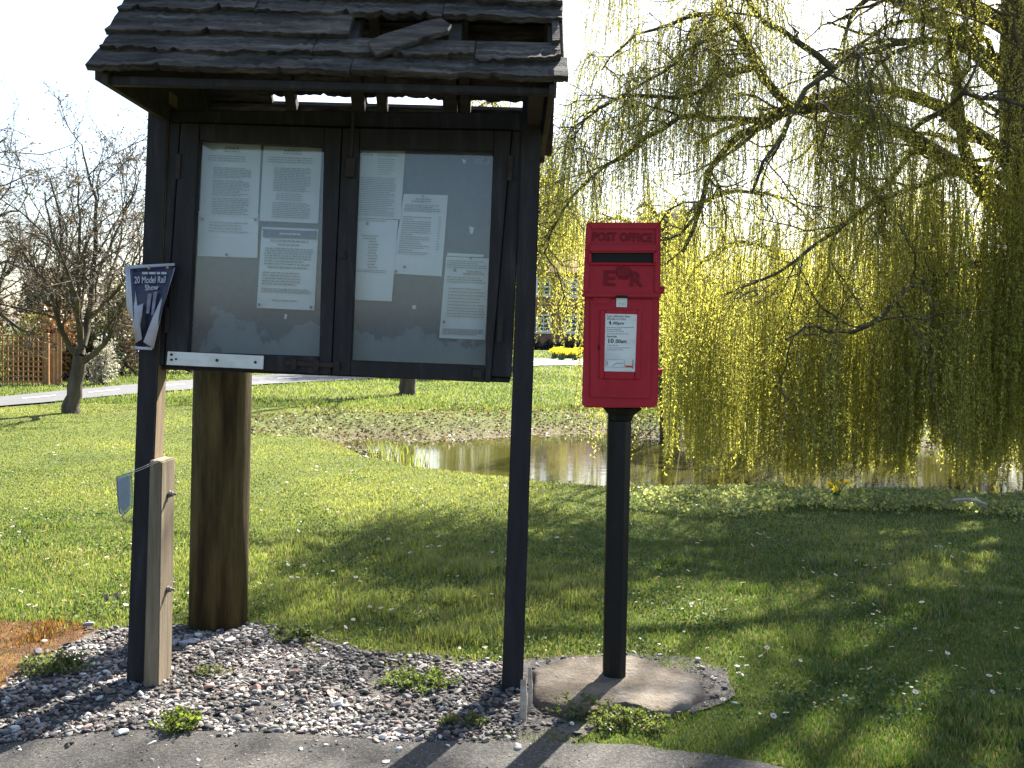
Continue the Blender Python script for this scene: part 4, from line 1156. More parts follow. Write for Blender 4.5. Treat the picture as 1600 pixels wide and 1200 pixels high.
text_at("lettering", "R", [(986, 424), (1004, 424), (1005, 448), (985, 447)], YP, M['paint_red_letter'], pb, 0.005, weight=0.02)
# crown
bm = bmesh.new()
crown = [(964, 432), (962, 421), (967, 416), (972, 419), (973, 414), (976, 414), (977, 419), (982, 417), (987, 422), (984, 432)]
prism(bm, crown, YP - 0.0045, 0.0044, 0.001, 1)
prism(bm, [(966, 433), (983, 433), (982, 436), (967, 436)], YP - 0.0045, 0.0044, 0.001, 1)
prism(bm, [(973, 410), (976, 410), (976, 413.5), (973, 413.5)], YP - 0.0045, 0.0044, 0.001, 1)
link("crown_emblem", bm_mesh("crown_emblem", bm), M['paint_red_letter'], pb)
# door
dq = [(922, 467), (1021, 468), (1016, 623), (922, 621)]
dr_ = pris_obj("door", rrect(dq, 5, 3), YP + 0.0035, 0.008, M['paint_red'], pb, 0.0025)
fo = [(938, 484), (1002, 484.5), (1000, 593), (936, 592)]
fi = [(946, 490), (996, 491), (992, 581), (944, 580)]
bm = bmesh.new(); frame_prism(bm, fo, fi, YP - 0.004, 0.0072)
link("plate_frame", bm_mesh("plate_frame", bm), M['paint_red'], dr_)
plate = pris_obj("collection_plate", fi, YP + 0.000, 0.003, M['white_paint'], dr_, 0)
YT = YP - 0.0005
def pt(body, x0, x1, y0, y1, m='ink_dark', w=0.0): text_at("lettering", body, [(x0, y0), (x1, y0 + (x1 - x0) * 0.012), (x1, y1 + (x1 - x0) * 0.012), (x0, y1)], YT, M[m], plate, 0.0003, w)
pt("Last collection time", 949, 984, 492, 495.5)
pt("Monday to Friday", 949, 978, 496.5, 500.5)
pt("4", 951, 955, 501, 507.5, w=0.03); pt(".00pm", 956.5, 975, 502.5, 508.5, w=0.02)
pt("Saturday", 948.5, 964, 524, 528, w=0.01)
pt("10", 950.5, 959, 529, 535.8, w=0.03); pt(".00am", 960.5, 979, 530, 536, w=0.02)
bm = bmesh.new(); r_ = random.Random(4)
for y, e in ((511, 988), (514, 968), (517, 972), (521, 980), (539, 965), (543, 982), (546, 972)):
    x = 948.5
    while x < e:
        w_ = r_.uniform(1.5, 5); prism(bm, [(x, y), (x + w_, y), (x + w_, y + 1.2), (x, y + 1.2)], YT - 0.0003, 0.0003); x += w_ + 0.9
for a in ([(946.5, 561), (976, 562), (976, 562.6), (946.5, 561.6)], [(946, 573), (976, 574), (976, 574.6), (946, 573.6)], [(946.5, 561), (947.2, 561), (946.8, 573), (946, 573)], [(975.4, 562), (976, 562), (976, 574), (975.4, 574)],
          [(957, 571), (963, 567), (974, 567), (974, 568), (963, 568.3), (958, 572)], [(948, 564), (950, 564), (949.5, 571), (948, 571)]):
    prism(bm, a, YT - 0.0003, 0.0003)
link("print", bm_mesh("print", bm), M['ink'], plate)
bm = bmesh.new(); prism(bm, [(977, 571), (988, 571.4), (988, 574.5), (977, 574)], YT - 0.0003, 0.0003); link("print", bm_mesh("print", bm), M['ink_red'], plate)
bm = bmesh.new(); prism(bm, [(988.6, 562), (989.6, 562), (989.2, 576), (988.2, 576)], YT - 0.0003, 0.0003); link("print", bm_mesh("print", bm), M['ink_dark'], plate)
tabo = pris_obj("day_tab", [(963, 465.8), (980, 466), (979.5, 480), (963, 479.5)], YP - 0.001, 0.004, M['white_paint'], dr_, 0)
text_at("lettering", "TUE", [(966, 473), (977, 473), (977, 478), (966, 478)], YP - 0.001, M['ink'], tabo, 0.0003)
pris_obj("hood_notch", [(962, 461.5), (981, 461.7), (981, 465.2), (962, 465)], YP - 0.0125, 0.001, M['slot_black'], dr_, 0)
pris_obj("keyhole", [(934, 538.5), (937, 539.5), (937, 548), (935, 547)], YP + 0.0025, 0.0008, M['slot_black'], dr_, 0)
pris_obj("maker_plate", [(927, 464.8), (954, 465.2), (953, 475), (926.5, 474.5)], YP - 0.0005, 0.0035, M['paint_red'], dr_, 0.001)
# lugs on the right side
for x0, x1, y0, y1 in ((1028, 1040, 447, 459), (1026, 1037, 577, 586)):
    bm = bmesh.new(); prism(bm, [(x0, y0), (x1, y0), (x1 - 3, y1), (x0, y1)], YP + 0.06, 0.05, 0.003, 1)
    link("lug", bm_mesh("lug", bm), M['paint_red'], pb)
# flange and pole
bm = bmesh.new()
fl = [[(944, 637.5), (1000, 638.5), 0.10], [(952, 646), (990, 647), 0.075], [(950, 652), (986, 653), 0.062]]
yc = YP + 0.105; prev = None
def ring(x0, x1, y, ychalf):
    a, b_ = P(x0, y, yc), P(x1, y, yc); c = (a + b_) / 2; hw = (b_.x - a.x) / 2
    ch = 0.42
    return [c + Vector((sx_ * hw, sy_ * ychalf, 0)) for sx_, sy_ in ((-1, -ch), (-ch, -1), (ch, -1), (1, -ch), (1, ch), (ch, 1), (-ch, 1), (-1, ch))]
secs = [ring(941, 1002, 637.2, 0.075), ring(945, 998, 641, 0.070), ring(950, 989, 648, 0.050), ring(949.5, 987, 656, 0.043)]
vs = [[bm.verts.new(p) for p in s] for s in secs]
for a, b_ in zip(vs, vs[1:]):
    for i in range(8): bm.faces.new([a[i], a[(i + 1) % 8], b_[(i + 1) % 8], b_[i]])
bm.faces.new(vs[0]); bm.faces.new(vs[-1][::-1])
link("flange", bm_mesh("flange", bm), M['paint_black'], pb)
bm = bmesh.new()
a = ring(949.5, 986, 656.5, 0.041); b_ = ring(941.5, 976.5, 1070, 0.041)
for p in b_: p.z = 0.02
va = [bm.verts.new(p) for p in a]; vb = [bm.verts.new(p) for p in b_]
for i in range(8): bm.faces.new([va[i], va[(i + 1) % 8], vb[(i + 1) % 8], vb[i]])
bm.faces.new(va[::-1]); bm.faces.new(vb)
bmesh.ops.bevel(bm, geom=list(bm.edges), offset=0.003, segments=1, affect='EDGES')
link("pole", bm_mesh("pole", bm), M['paint_black'], pb)

# concrete footing, irregular and chipped
poly = jag(SLAB, 0.03, 0.025, 14); n_ = len(poly)
cx = sum(p[0] for p in poly) / n_; cy = sum(p[1] for p in poly) / n_
Vv, Qq = [], []; rings_ = 16
prof = [(1.03, -0.04), (1.02, 0.0), (1.0, 0.022), (0.98, 0.033), (0.95, 0.037)] + [(0.95 * (1 - k / 12.0), 0.038) for k in range(1, 12)]
for k, (s_, z) in enumerate(prof):
    for x, y in poly:
        xx, yy = cx + (x - cx) * s_, cy + (y - cy) * s_
        rough_ = 0.020 * (float(fbm(xx * 9, yy * 9, 4)) - 0.5) + (0.012 * (float(vnoise(xx * 40, yy * 40)) - 0.5) if k < 5 else 0.003 * (float(vnoise(xx * 40, yy * 40)) - 0.5))
        Vv.append((xx + (rough_ if k < 4 else 0), yy, z + rough_))
for k in range(len(prof) - 1):
    for i in range(n_): Qq.append((k * n_ + i, k * n_ + (i + 1) % n_, (k + 1) * n_ + (i + 1) % n_, (k + 1) * n_ + i))
Vv.append((cx, cy, 0.038)); L_ = (len(prof) - 1) * n_
tr_ = [(L_ + i, L_ + (i + 1) % n_, len(Vv) - 1) for i in range(n_)]
ft = link("concrete_footing", np_mesh("concrete_footing", Vv, Qq, tr_), M['concrete'], smooth=True, origin=(cx, cy, 0))
tag(ft, "rough round concrete footing under the black post box pole", "footing")
# two edging sticks beside the right post
for lab, a, b_, w_ in (("taller pale edging stick between right post and concrete footing", (828, 1043), (826, 1118), 0.008), ("stouter grey edging stick nearest the foot of the right post", (818, 1062), (815, 1130), 0.013)):
    pa, pb_ = Vector((*flatpt(*b_, 0), -0.02)), P(a[0], a[1], flatpt(*b_, 0)[1] + 0.05)
    V_, Q_ = tubes([(smooth_line([pb_, (pa + pb_) / 2 + Vector((0.004, 0, 0)), pa], 8), [w_ * (0.8 + 0.05 * i) for i in range(8)])], 7)
    o = link("edging_stick", np_mesh("edging_stick", V_, Q_), M['log'], origin=pa); tag(o, lab, "stick")

# telegraph pole behind the board
pc = Vector((P(340, 1000, 4.36).x, 4.36, 0))
bm = bmesh.new()
lean = 0.012
prof = [(0.1245, -0.1), (0.1245, 0.5), (0.122, 1.5), (0.118, 3.0), (0.11, 5.0), (0.10, 7.4)]
rgs = []
for r_, z in prof:
    rgs.append([bm.verts.new((pc.x + z * lean + r_ * (1 + 0.012 * math.sin(3 * t)) * math.cos(t), pc.y + r_ * math.sin(t), z)) for t in [i * 2 * math.pi / 40 for i in range(40)]])
for a, b_ in zip(rgs, rgs[1:]):
    for i in range(40): bm.faces.new([a[i], a[(i + 1) % 40], b_[(i + 1) % 40], b_[i]])
bm.faces.new(rgs[-1]); bm.faces.new(rgs[0][::-1])
tp = link("telegraph_pole", bm_mesh("telegraph_pole", bm), M['pole_wood'], smooth=True, origin=pc)
tag(tp, "thick brown round timber pole standing behind the notice board", "pole")

# ================================================================== TREES
def proj(p):
    p = np.asarray(p, float) - np.array(C0)
    w = p @ np.array(FW)
    return 800 + F * (p @ np.array(RT)) / w, 600 - F * (p @ np.array(UP)) / w
def wander(rg, p0, d0, L, n, wob=0.25, trop=0.0):
    pts = [np.array(p0, float)]; d = np.array(d0, float); d /= np.linalg.norm(d)
    for i in range(n - 1):
        d = d + rg.normal(size=3) * wob / math.sqrt(n) * 1.4 + np.array([0, 0, trop / n])
        d /= np.linalg.norm(d)
        pts.append(pts[-1] + d * L / (n - 1))
    return np.array(pts)
def sidedir(rg, t, spread):
    r = rg.normal(size=3); r -= t * (r @ t); r /= np.linalg.norm(r) + 1e-9
    d = t * math.cos(spread) + r * math.sin(spread)
    return d / np.linalg.norm(d)
def branch_out(rg, parents, count, Lf, rf_, spread=(0.5, 1.0), wob=0.35, trop=0.25, n=6, t0=0.25, rmin=0.003):
    """children along parent lines"""
    out = []
    for pts, rad in parents:
        L = np.linalg.norm(np.diff(pts, axis=0), axis=1).sum()
        k = max(1, int(round(count * (0.7 + 0.6 * rg.random()))))
        for j in range(k):
            t = t0 + (1 - t0) * (j + rg.random()) / k
            f = min(t, 0.999) * (len(pts) - 1); i = int(f); a = f - i
            p = pts[i] * (1 - a) + pts[i + 1] * a; r = rad[i] * (1 - a) + rad[i + 1] * a
            tg = pts[i + 1] - pts[i]; tg /= np.linalg.norm(tg) + 1e-9
            d = sidedir(rg, tg, rg.uniform(*spread))
            ll = L * Lf * (0.55 + 0.8 * rg.random()) * (1.15 - 0.6 * t)
            q = wander(rg, p, d, ll, n, wob, trop)
            r0 = max(rmin, min(r * rf_, r * 0.9))
            out.append((q, np.linspace(r0, max(rmin * 0.6, r0 * 0.3), n)))
    return out
def limb(pxs, r0, r1, n=16):
    c = [PD(x, y, d) for x, y, d in pxs]
    p = smooth_line([tuple(v) for v in c], n)
    p[1:-1] += rng.normal(size=(n - 2, 3)) * 0.012
    return (p, r0 + (r1 - r0) * np.linspace(0, 1, n) ** 0.8)

# ---- bare garden tree on the left
def bare_tree(name, label, basep, trunk_l, limbs_l, rg, group=None, counts=(6, 7, 5), buds=True, mtr='bark', blossom=0.0):
    t = thing(name, basep, label, "tree", group)
    tube_obj("trunk", trunk_l + limbs_l, M[mtr], t, 9)
    b1 = branch_out(rg, limbs_l, counts[0], 0.55, 0.55, (0.4, 0.9), 0.45, 0.35, 7, 0.2, 0.008)
    b2 = branch_out(rg, b1, counts[1], 0.55, 0.6, (0.4, 1.0), 0.5, 0.2, 6, 0.15, 0.005)
    b3 = branch_out(rg, b2, counts[2], 0.6, 0.7, (0.4, 1.1), 0.5, 0.1, 5, 0.1, 0.0038)
    cr_ = tube_obj("crown", b1 + b2, M['bark'], t, 4)
    tube_obj("twigs", b3, M['twig'], cr_, 3)
    if buds:
        e = np.concatenate([q[1:] for q, _ in b3]); e = e[rg.random(len(e)) < 0.5]
        V, Qd, Cc = leaves(e, 0.025 + 0.02 * rg.random(len(e)), jitcol(len(e), (0.16, 0.12, 0.055), 0.5), 0, 0.7)
        link("buds", np_mesh("buds", V, Qd, None, Cc), M['dead_leaf'], cr_)
    return t
rg = np.random.default_rng(21)
bt = G(112, 645); D0 = bt.y
def LB(l, r0, r1, n=14): return limb([(x, y, D0 + d) for x, y, d in l], r0, r1, n)
fork = LB([(110, 650, 0), (113, 628, 0), (120, 590, 0), (125, 555, 0)], 0.125, 0.10, 10); fork[1][:3] = [0.16, 0.14, 0.128]
ll = [LB([(124, 562, 0), (108, 540, -.1), (92, 505, -.25), (82, 468, -.4), (70, 440, -.5), (52, 415, -.6), (30, 385, -.7)], .075, .02),
      LB([(126, 555, 0), (126, 520, .1), (118, 480, .2), (108, 440, .3), (98, 390, .4), (92, 340, .5), (78, 280, .5)], .085, .016),
      LB([(127, 545, 0), (124, 500, -.1), (122, 450, -.2), (124, 390, -.3), (126, 330, -.35), (122, 270, -.4)], .07, .014),
      LB([(129, 540, 0), (138, 495, .15), (144, 440, .25), (150, 380, .3), (150, 320, .3), (135, 265, .35), (128, 225, .35)], .085, .014),
      LB([(133, 500, .1), (160, 478, .1), (185, 452, .05), (205, 420, 0), (222, 385, -.1), (236, 340, -.2)], .055, .012),
      LB([(126, 568, 0), (150, 552, -.1), (172, 522, -.2), (190, 480, -.3), (206, 440, -.4), (220, 400, -.45)], .07, .018),
      LB([(145, 435, .25), (165, 400, .4), (185, 355, .6), (205, 310, .7), (218, 270, .8)], .045, .01),
      LB([(126, 530, 0), (120, 480, -.6), (108, 430, -1.1), (85, 370, -1.5), (70, 300, -1.7)], .06, .012),
      LB([(127, 530, 0), (150, 470, .7), (175, 420, 1.3), (190, 360, 1.6), (190, 300, 1.7)], .06, .012),
      LB([(95, 500, -.2), (60, 490, -.4), (20, 478, -.7), (-30, 470, -.9)], .035, .01)]
ll = [(p_, r_ * .72) for p_, r_ in ll]
bare_tree("bare_tree", "small bare tree with a leaning forked trunk beside the lane at left", bt, [fork], ll, rg, counts=(7, 6, 6))
# a second bare tree just outside the left edge reaching in
rg = np.random.default_rng(33)
b2 = G(-150, 640); D0 = b2.y
f2 = LB([(-150, 645, 0), (-148, 600, 0), (-145, 550, 0)], .17, .13, 8)
l2 = [LB([(-146, 555, 0), (-110, 500, 0), (-60, 480, .1), (0, 492, .1), (40, 520, .1), (55, 512, .1)], .06, .012),
      LB([(-146, 555, 0), (-120, 470, -.2), (-70, 400, -.3), (-20, 345, -.3), (30, 330, -.3)], .07, .012),
      LB([(-146, 550, 0), (-130, 450, .2), (-90, 340, .3), (-40, 260, .4), (10, 215, .4)], .08, .012),
      LB([(-146, 550, 0), (-150, 440, .3), (-140, 320, .4), (-120, 210, .5)], .08, .012),
      LB([(-146, 550, 0), (-190, 450, 0), (-240, 350, -.2), (-270, 250, -.3)], .08, .012),
      LB([(-146, 550, 0), (-100, 450, .8), (-40, 400, 1.4), (30, 370, 1.8)], .06, .012)]
bare_tree("bare_tree", "twiggy bare tree mostly cut off by the left edge, its boughs reaching in", b2, [f2], l2, rg, counts=(6, 5, 5))
# the tree whose foot shows under the notice board
rg = np.random.default_rng(41)
b3 = G(635, 617); D0 = b3.y
f3 = LB([(635, 622, 0), (636, 605, 0), (638, 560, 0), (640, 500, 0)], .21, .15, 10); f3[1][:3] = [0.30, 0.21, 0.18]
l3 = [LB([(640, 505, 0), (600, 440, -.2), (560, 390, -.5), (500, 340, -.8), (450, 300, -1)], .10, .02),
      LB([(640, 505, 0), (620, 420, .4), (600, 330, .8), (570, 250, 1.1)], .10, .02),
      LB([(640, 500, 0), (650, 420, 0), (640, 330, -.2), (655, 240, -.4)], .10, .02),
      LB([(640, 500, 0), (660, 430, .3), (680, 380, .8), (690, 300, 1.2)], .09, .02),
      LB([(640, 500, 0), (630, 440, -.9), (600, 390, -1.8), (570, 330, -2.4)], .09, .02)]
bare_tree("bare_tree", "bare tree on the far lawn, only its foot visible under the notice board", b3, [f3], l3, rg, counts=(6, 5, 4))

# ---- weeping willow
def strands(rg, anchors, dirs, L, lim, nseg=9, leafgap=0.021, lsize=(0.022, 0.040), dens=1.0, tw=0.0028, colA=(0.54, 0.52, 0.12), colB=(0.33, 0.35, 0.075)):
    """hanging shoots: anchors[n,3], horizontal drift dirs[n,3], lengths L[n]; cut off where they would hang below `lim`"""
    tl, lv, ls, lc, ld = [], [], [], [], []
    for a, h, l in zip(anchors, dirs, L):
        t = np.linspace(0, 1, nseg)
        x = a[None] + h[None] * (1 - np.exp(-2.6 * t))[:, None] * 1.0
        sw = rg.normal(size=2) * 0.03 * l
        x[:, 0] += sw[0] * np.sin(t * 3); x[:, 1] += sw[1] * np.sin(t * 3)
        x[:, 2] = a[2] + 0.10 * l * np.sin(np.minimum(t * 4, np.pi)) * min(1, np.linalg.norm(h)) - l * t ** 1.25
        px, py = proj(x)
        zl = np.maximum(WATER_Z + 0.10, hgt(x[:, 0], x[:, 1]) + 0.12)
        ok = (py < lim(px, x[:, 1], rg)) & (x[:, 2] > zl)
        k = nseg if ok.all() else int(np.argmin(ok))
        if k < 3: continue
        x = x[:k]
        tl.append((x, np.linspace(tw, tw * 0.45, k)))
        seg = np.linalg.norm(np.diff(x, axis=0), axis=1).sum()
        nl = int(seg / leafgap * dens)
        if nl < 2: continue
        u = rg.random(nl) ** 0.72 * (k - 1.001); i = u.astype(int); f = (u - i)[:, None]
        p = x[i] * (1 - f) + x[i + 1] * f
        lv.append(p + rg.normal(size=(nl, 3)) * 0.006)
        tg = x[i + 1] - x[i]; tg /= np.linalg.norm(tg, axis=1, keepdims=True) + 1e-9
        s = rg.normal(size=(nl, 3)) * 0.75; s[:, 2] *= 0.5
        ld.append(tg + s)
        ls.append(rg.uniform(lsize[0], lsize[1], nl))
        m_ = np.clip(0.55 + rg.normal() * 0.22 + rg.normal(size=nl) * 0.2, 0, 1)[:, None]
        lc.append(np.array([colA]) * m_ + np.array([colB]) * (1 - m_))
    return tl, np.concatenate(lv), np.concatenate(ld), np.concatenate(ls), np.concatenate(lc)
def leaf_mesh(p, d, s, c, aspect=0.34):
    d = d / (np.linalg.norm(d, axis=1, keepdims=True) + 1e-9)
    r = rng.normal(size=p.shape); sd = np.cross(d, r); sd /= np.linalg.norm(sd, axis=1, keepdims=True) + 1e-9
    L = s[:, None]
    V = np.stack([p, p + d * L * .5 + sd * L * aspect * .5, p + d * L, p + d * L * .5 - sd * L * aspect * .5], 1).reshape(-1, 3)
    return V, np.arange(len(p))[:, None] * 4 + np.array([[0, 1, 2, 3]]), np.repeat(c, 4, 0)

rg = np.random.default_rng(77)
wb_ = PD(1648, 745, 11.6); wbase = Vector((wb_.x, wb_.y, hz(wb_.x, wb_.y)))
willow = thing("willow_tree", wbase, "large weeping willow with yellow green shoots hanging over the pond at right", "tree")
T1 = limb([(1655, 800, 11.6), (1645, 700, 11.6), (1634, 560, 11.6), (1620, 430, 11.5), (1604, 310, 11.4), (1590, 190, 11.4), (1584, 80, 11.5), (1592, -60, 11.6), (1570, -260, 11.8), (1540, -480, 12)], .32, .10, 24)
T1[1][:3] = [.40, .36, .34]
LM = [
 (limb([(1603, 335, 11.4), (1540, 290, 11.3), (1480, 250, 11.1), (1430, 214, 10.8), (1375, 192, 10.5), (1325, 165, 10.3), (1240, 172, 10), (1203, 190, 9.9), (1153, 217, 9.7), (1113, 260, 9.6), (1097, 317, 9.5), (1067, 393, 9.3)], 0.1073, 0.0176, 26)),
 (limb([(1588, 150, 11.4), (1556, 118, 11.3), (1520, 84, 11), (1477, 67, 10.6), (1417, 63, 10.2), (1360, 77, 9.9), (1300, 107, 9.6), (1260, 143, 9.4), (1230, 193, 9.2), (1200, 247, 9), (1175, 300, 8.9)], 0.0629, 0.0112, 24)),
 (limb([(1585, 110, 11.5), (1558, 88, 11.5), (1535, 58, 11.6), (1500, 40, 11.4), (1467, 38, 11.2), (1407, 33, 10.9), (1350, 63, 10.5), (1310, 92, 10.2), (1270, 120, 10)], 0.0444, 0.0112, 20)),
 (limb([(1606, 370, 11.4), (1545, 320, 11.3), (1510, 250, 11.2), (1494, 140, 11), (1487, 60, 10.9), (1466, 0, 10.8), (1440, -80, 10.8), (1390, -200, 10.8)], 0.0740, 0.0240, 20)),
 (limb([(1620, 425, 11.5), (1560, 410, 11.2), (1500, 420, 10.9), (1450, 440, 10.3), (1415, 455, 9.9), (1360, 508, 9.5), (1310, 518, 9.2), (1265, 512, 9), (1228, 530, 8.8)], 0.0518, 0.0096, 20)),
 (limb([(1600, 300, 11.4), (1550, 270, 11.3), (1500, 262, 11.2), (1440, 290, 10.7), (1387, 307, 10.3), (1327, 343, 9.9), (1260, 393, 9.6), (1200, 432, 9.4), (1130, 462, 9.3)], 0.0555, 0.0096, 20)),
 (limb([(1240, 172, 10), (1205, 135, 9.8), (1180, 100, 9.7), (1168, 70, 9.6), (1150, 37, 9.5), (1115, 18, 9.5), (1050, 36, 9.4), (985, 62, 9.3), (940, 110, 9.2)], 0.0459, 0.0080, 22)),
 (limb([(1182, 103, 9.7), (1150, 114, 9.5), (1127, 117, 9.4), (1107, 137, 9.3), (1053, 153, 9.1), (980, 147, 9), (930, 175, 8.9), (885, 215, 8.9)], 0.0429, 0.0072, 20)),
 (limb([(1150, 40, 9.5), (1120, 53, 9.4), (1080, 77, 9.3), (1020, 123, 9.2), (937, 167, 9.1), (900, 190, 9.1), (880, 240, 9.1)], 0.0222, 0.0056, 18)),
 (limb([(1203, 190, 9.9), (1120, 182, 9.6), (1053, 187, 9.4), (980, 240, 9.2), (940, 262, 9.1), (887, 317, 9), (860, 365, 9), (848, 400, 9)], 0.0333, 0.0056, 20)),
 (limb([(1113, 260, 9.6), (1085, 340, 9.3), (1045, 372, 9.2), (1000, 380, 9.1), (960, 400, 9)], 0.0207, 0.0064, 14)),
 (limb([(1350, 190, 10.4), (1330, 230, 10.2), (1330, 270, 10), (1370, 300, 9.8), (1385, 340, 9.7)], 0.0296, 0.0096, 12)),
 (limb([(1440, 60, 10.4), (1390, 90, 10), (1360, 120, 9.8), (1355, 160, 9.6), (1365, 175, 9.6)], 0.0259, 0.0096, 12)),
 (limb([(1300, 107, 9.6), (1240, 60, 9.6), (1190, 30, 9.5), (1160, -20, 9.4), (1120, -70, 9.4), (1060, -90, 9.4), (980, -60, 9.3)], 0.0370, 0.0080, 18)),
]
# the rest of the crown: big limbs leaving the trunk all round and arching over
for az, z0, L, el in [(200, 3.0, 4.4, .75), (165, 4.2, 5.0, .8), (235, 4.8, 4.6, .9), (30, 3.4, 4.6, .7), (340, 4.2, 4.4, .8), (300, 3.2, 4.6, .7), (265, 5.4, 4.6, .8), (180, 5.8, 4.6, 1.0), (215, 5.6, 4.2, 1.1), (90, 5.8, 4.2, 1.0), (0, 5.8, 4.2, 1.0), (190, 5.0, 6.0, .55), (222, 5.2, 5.6, .6)]:
    tp_ = T1[0][np.argmin(np.abs(T1[0][:, 2] - z0))]
    a = R(az); d = np.array([math.cos(a) * math.cos(el), math.sin(a) * math.cos(el), math.sin(el)])
    p = wander(rg, tp_, d, L, 12, .30, -0.55)
    LM.append((p, np.linspace(.10, .018, 12)))
lp = LM
tube_obj("trunk", [T1], M['willow_bark'], willow, 12)
n_main = 14
for q in LM: tube_obj("limb", [q], M['willow_bark'], willow, 8)
br1 = branch_out(rg, LM + [(T1[0][9:], T1[1][9:] * .4), (T1[0][5:14], T1[1][5:14] * .4)], 12, 0.30, 0.5, (0.5, 1.15), 0.55, -0.15, 8, 0.12, 0.007)
br2 = branch_out(rg, br1, 5, 0.62, 0.65, (0.4, 1.1), 0.6, -0.5, 7, 0.2, 0.0042)
tube_obj("branches", br1 + br2, M['bark'], willow, 4)
curt = fbm(np.arange(0, 4000) / 38.0, np.zeros(4000) + 3.3, 3)
def lim_main(px, y, rg_):
    i = np.clip(px, 0, 3999).astype(int)
    c = curt[i]
    hang = 655 + 420 * (c - 0.30)
    hang = np.where(c > 0.5, 735 + 120 * (c - 0.5), hang)
    lim = np.where(px < 1036, 470 - 0.1 * (1036 - px), np.minimum(hang + 12, 778))
    lim = np.where(px < 915, 430, lim)
    lim = np.where(y < 8.4, np.minimum(lim, 360), lim)
    return lim + rg_.normal() * 22
tl, lv, ld, ls, lc = [], [], [], [], []
def add(r):
    tl.extend(r[0]); lv.append(r[1]); ld.append(r[2]); ls.append(r[3]); lc.append(r[4])
# shoots along the fine branches
an, di, Ln = [], [], []
for pts, rad in br1 + br2:
    k = 4 + rg.integers(0, 5)
    if pts[0][1] > 11.6: k = int(k * .12 + rg.random())
    elif pts[0][2] < 3.6 and pts[0][1] > 9: k = int(k * .5 + rg.random())
    elif pts[0][1] < 9.0: k = int(k * .5 + rg.random())
    for j in range(k):
        f = rg.random() * (len(pts) - 1.01); i = int(f); p = pts[i] + (pts[i + 1] - pts[i]) * (f - i)
        h = (pts[i + 1] - pts[i]); h[2] = 0; h /= np.linalg.norm(h) + 1e-9
        an.append(p); di.append((h + rg.normal(size=3) * [.6, .6, 0]) * rg.uniform(.08, .35)); Ln.append(rg.uniform(.4, 1.4))
add(strands(rg, an, di, Ln, lim_main, 7, 0.026, (0.018, 0.034), 1.0, 0.0025))
# the long curtain
an, di, Ln = [], [], []
for c in range(275):
    px = rg.uniform(1035, 1720) if c < 215 else rg.uniform(1380, 1720); dep = rg.uniform(10.2, 11.6) if (c % 4 or c >= 215) else rg.uniform(10.8, 12.6)
    top = rg.uniform(330, 540) if px < 1400 else rg.uniform(230, 520)
    o = np.array(PD(px, top, dep))
    hh = rg.normal(size=3) * [.5, .5, 0]
    for j in range(rg.integers(8, 19)):
        t = rg.random()
        an.append(o + hh * t * 0.42 + rg.normal(size=3) * [.042, .05, .14]); di.append(rg.normal(size=3) * [.07, .07, 0]); Ln.append(rg.uniform(1.7, 3.6))
add(strands(rg, an, di, Ln, lim_main, 11, 0.0165, (0.024, 0.046), 1.0, 0.0028))
# a few trailing into the water beside the post
an, di, Ln = [], [], []
for px, y0, dep in [(938, 560, 10.6), (948, 600, 10.4), (955, 560, 10.5), (968, 580, 10.4), (980, 570, 10.6), (992, 600, 10.3), (930, 600, 10.8), (1000, 560, 10.4), (1012, 600, 10.6), (942, 540, 10.5), (1020, 480, 10.3), (1010, 500, 10.4), (975, 540, 10.3)]:
    for j in range(3):
        an.append(np.array(PD(px + rg.normal() * 6, y0 - 200 + rg.normal() * 20, dep))); di.append(rg.normal(size=3) * [.03, .03, 0]); Ln.append(rg.uniform(1.9, 2.7))
add(strands(rg, an, di, Ln, lambda px, y, r_: 735 + r_.normal() * 30 + 0 * px, 10, 0.022, (0.02, 0.034)))
V, Qd, Cc = leaf_mesh(np.concatenate(lv), np.concatenate(ld), np.concatenate(ls), np.concatenate(lc))
crown = link("crown", np_mesh("crown", V, Qd, None, Cc), M['leaf'], willow)
tube_obj("hanging_shoots", tl, M['willow_twig'], crown, 3)
print("willow leaves", len(Qd), "shoots", len(tl))

# ---- two smaller willows on the far bank
def far_willow(label, tpx, tpy, trunk_px, limbs_px, lim, seed, per=9, k=1.0):
    global D0
    rg = np.random.default_rng(seed)
    fb = G(tpx, tpy); D0 = fb.y + 0.3; fb = Vector((fb.x, D0, hz(fb.x, D0)))
    w2 = thing("willow_tree", fb, label, "tree")
    TT_ = LB([(x, y, 0) for x, y in trunk_px], .19 * k, .07 * k, 14)
    L2 = [LB([(x, y, d * k) for x, y, d in l], .065 * k, .013 * k) for l in limbs_px]
    tube_obj("trunk", [TT_] + L2, M['willow_bark'], w2, 8)
    c1 = branch_out(rg, L2, 10, 0.30, 0.5, (0.5, 1.1), 0.5, -0.3, 7, 0.15, 0.008 * k)
    tube_obj("branches", c1, M['bark'], w2, 4)
    an, di, Ln = [], [], []
    for pts, rad in c1 + L2:
        for j in range(per):
            f = (0.15 + 0.85 * rg.random()) * (len(pts) - 1.01); i = int(f); p = pts[i] + (pts[i + 1] - pts[i]) * (f - i)
            an.append(p + rg.normal(size=3) * .08 * k); di.append(rg.normal(size=3) * [.15 * k, .15 * k, 0]); Ln.append(rg.uniform(1.0, 2.9) * k)
    s_ = strands(rg, an, di, Ln, lim, 9, 0.030 * k, (0.04 * k, 0.065 * k), 1.0, 0.004 * k, (0.44, 0.42, 0.09), (0.26, 0.27, 0.055))
    V, Qd, Cc = leaf_mesh(*s_[1:])
    c2 = link("crown", np_mesh("crown", V, Qd, None, Cc), M['leaf'], w2)
    tube_obj("hanging_shoots", s_[0], M['willow_twig'], c2, 3)
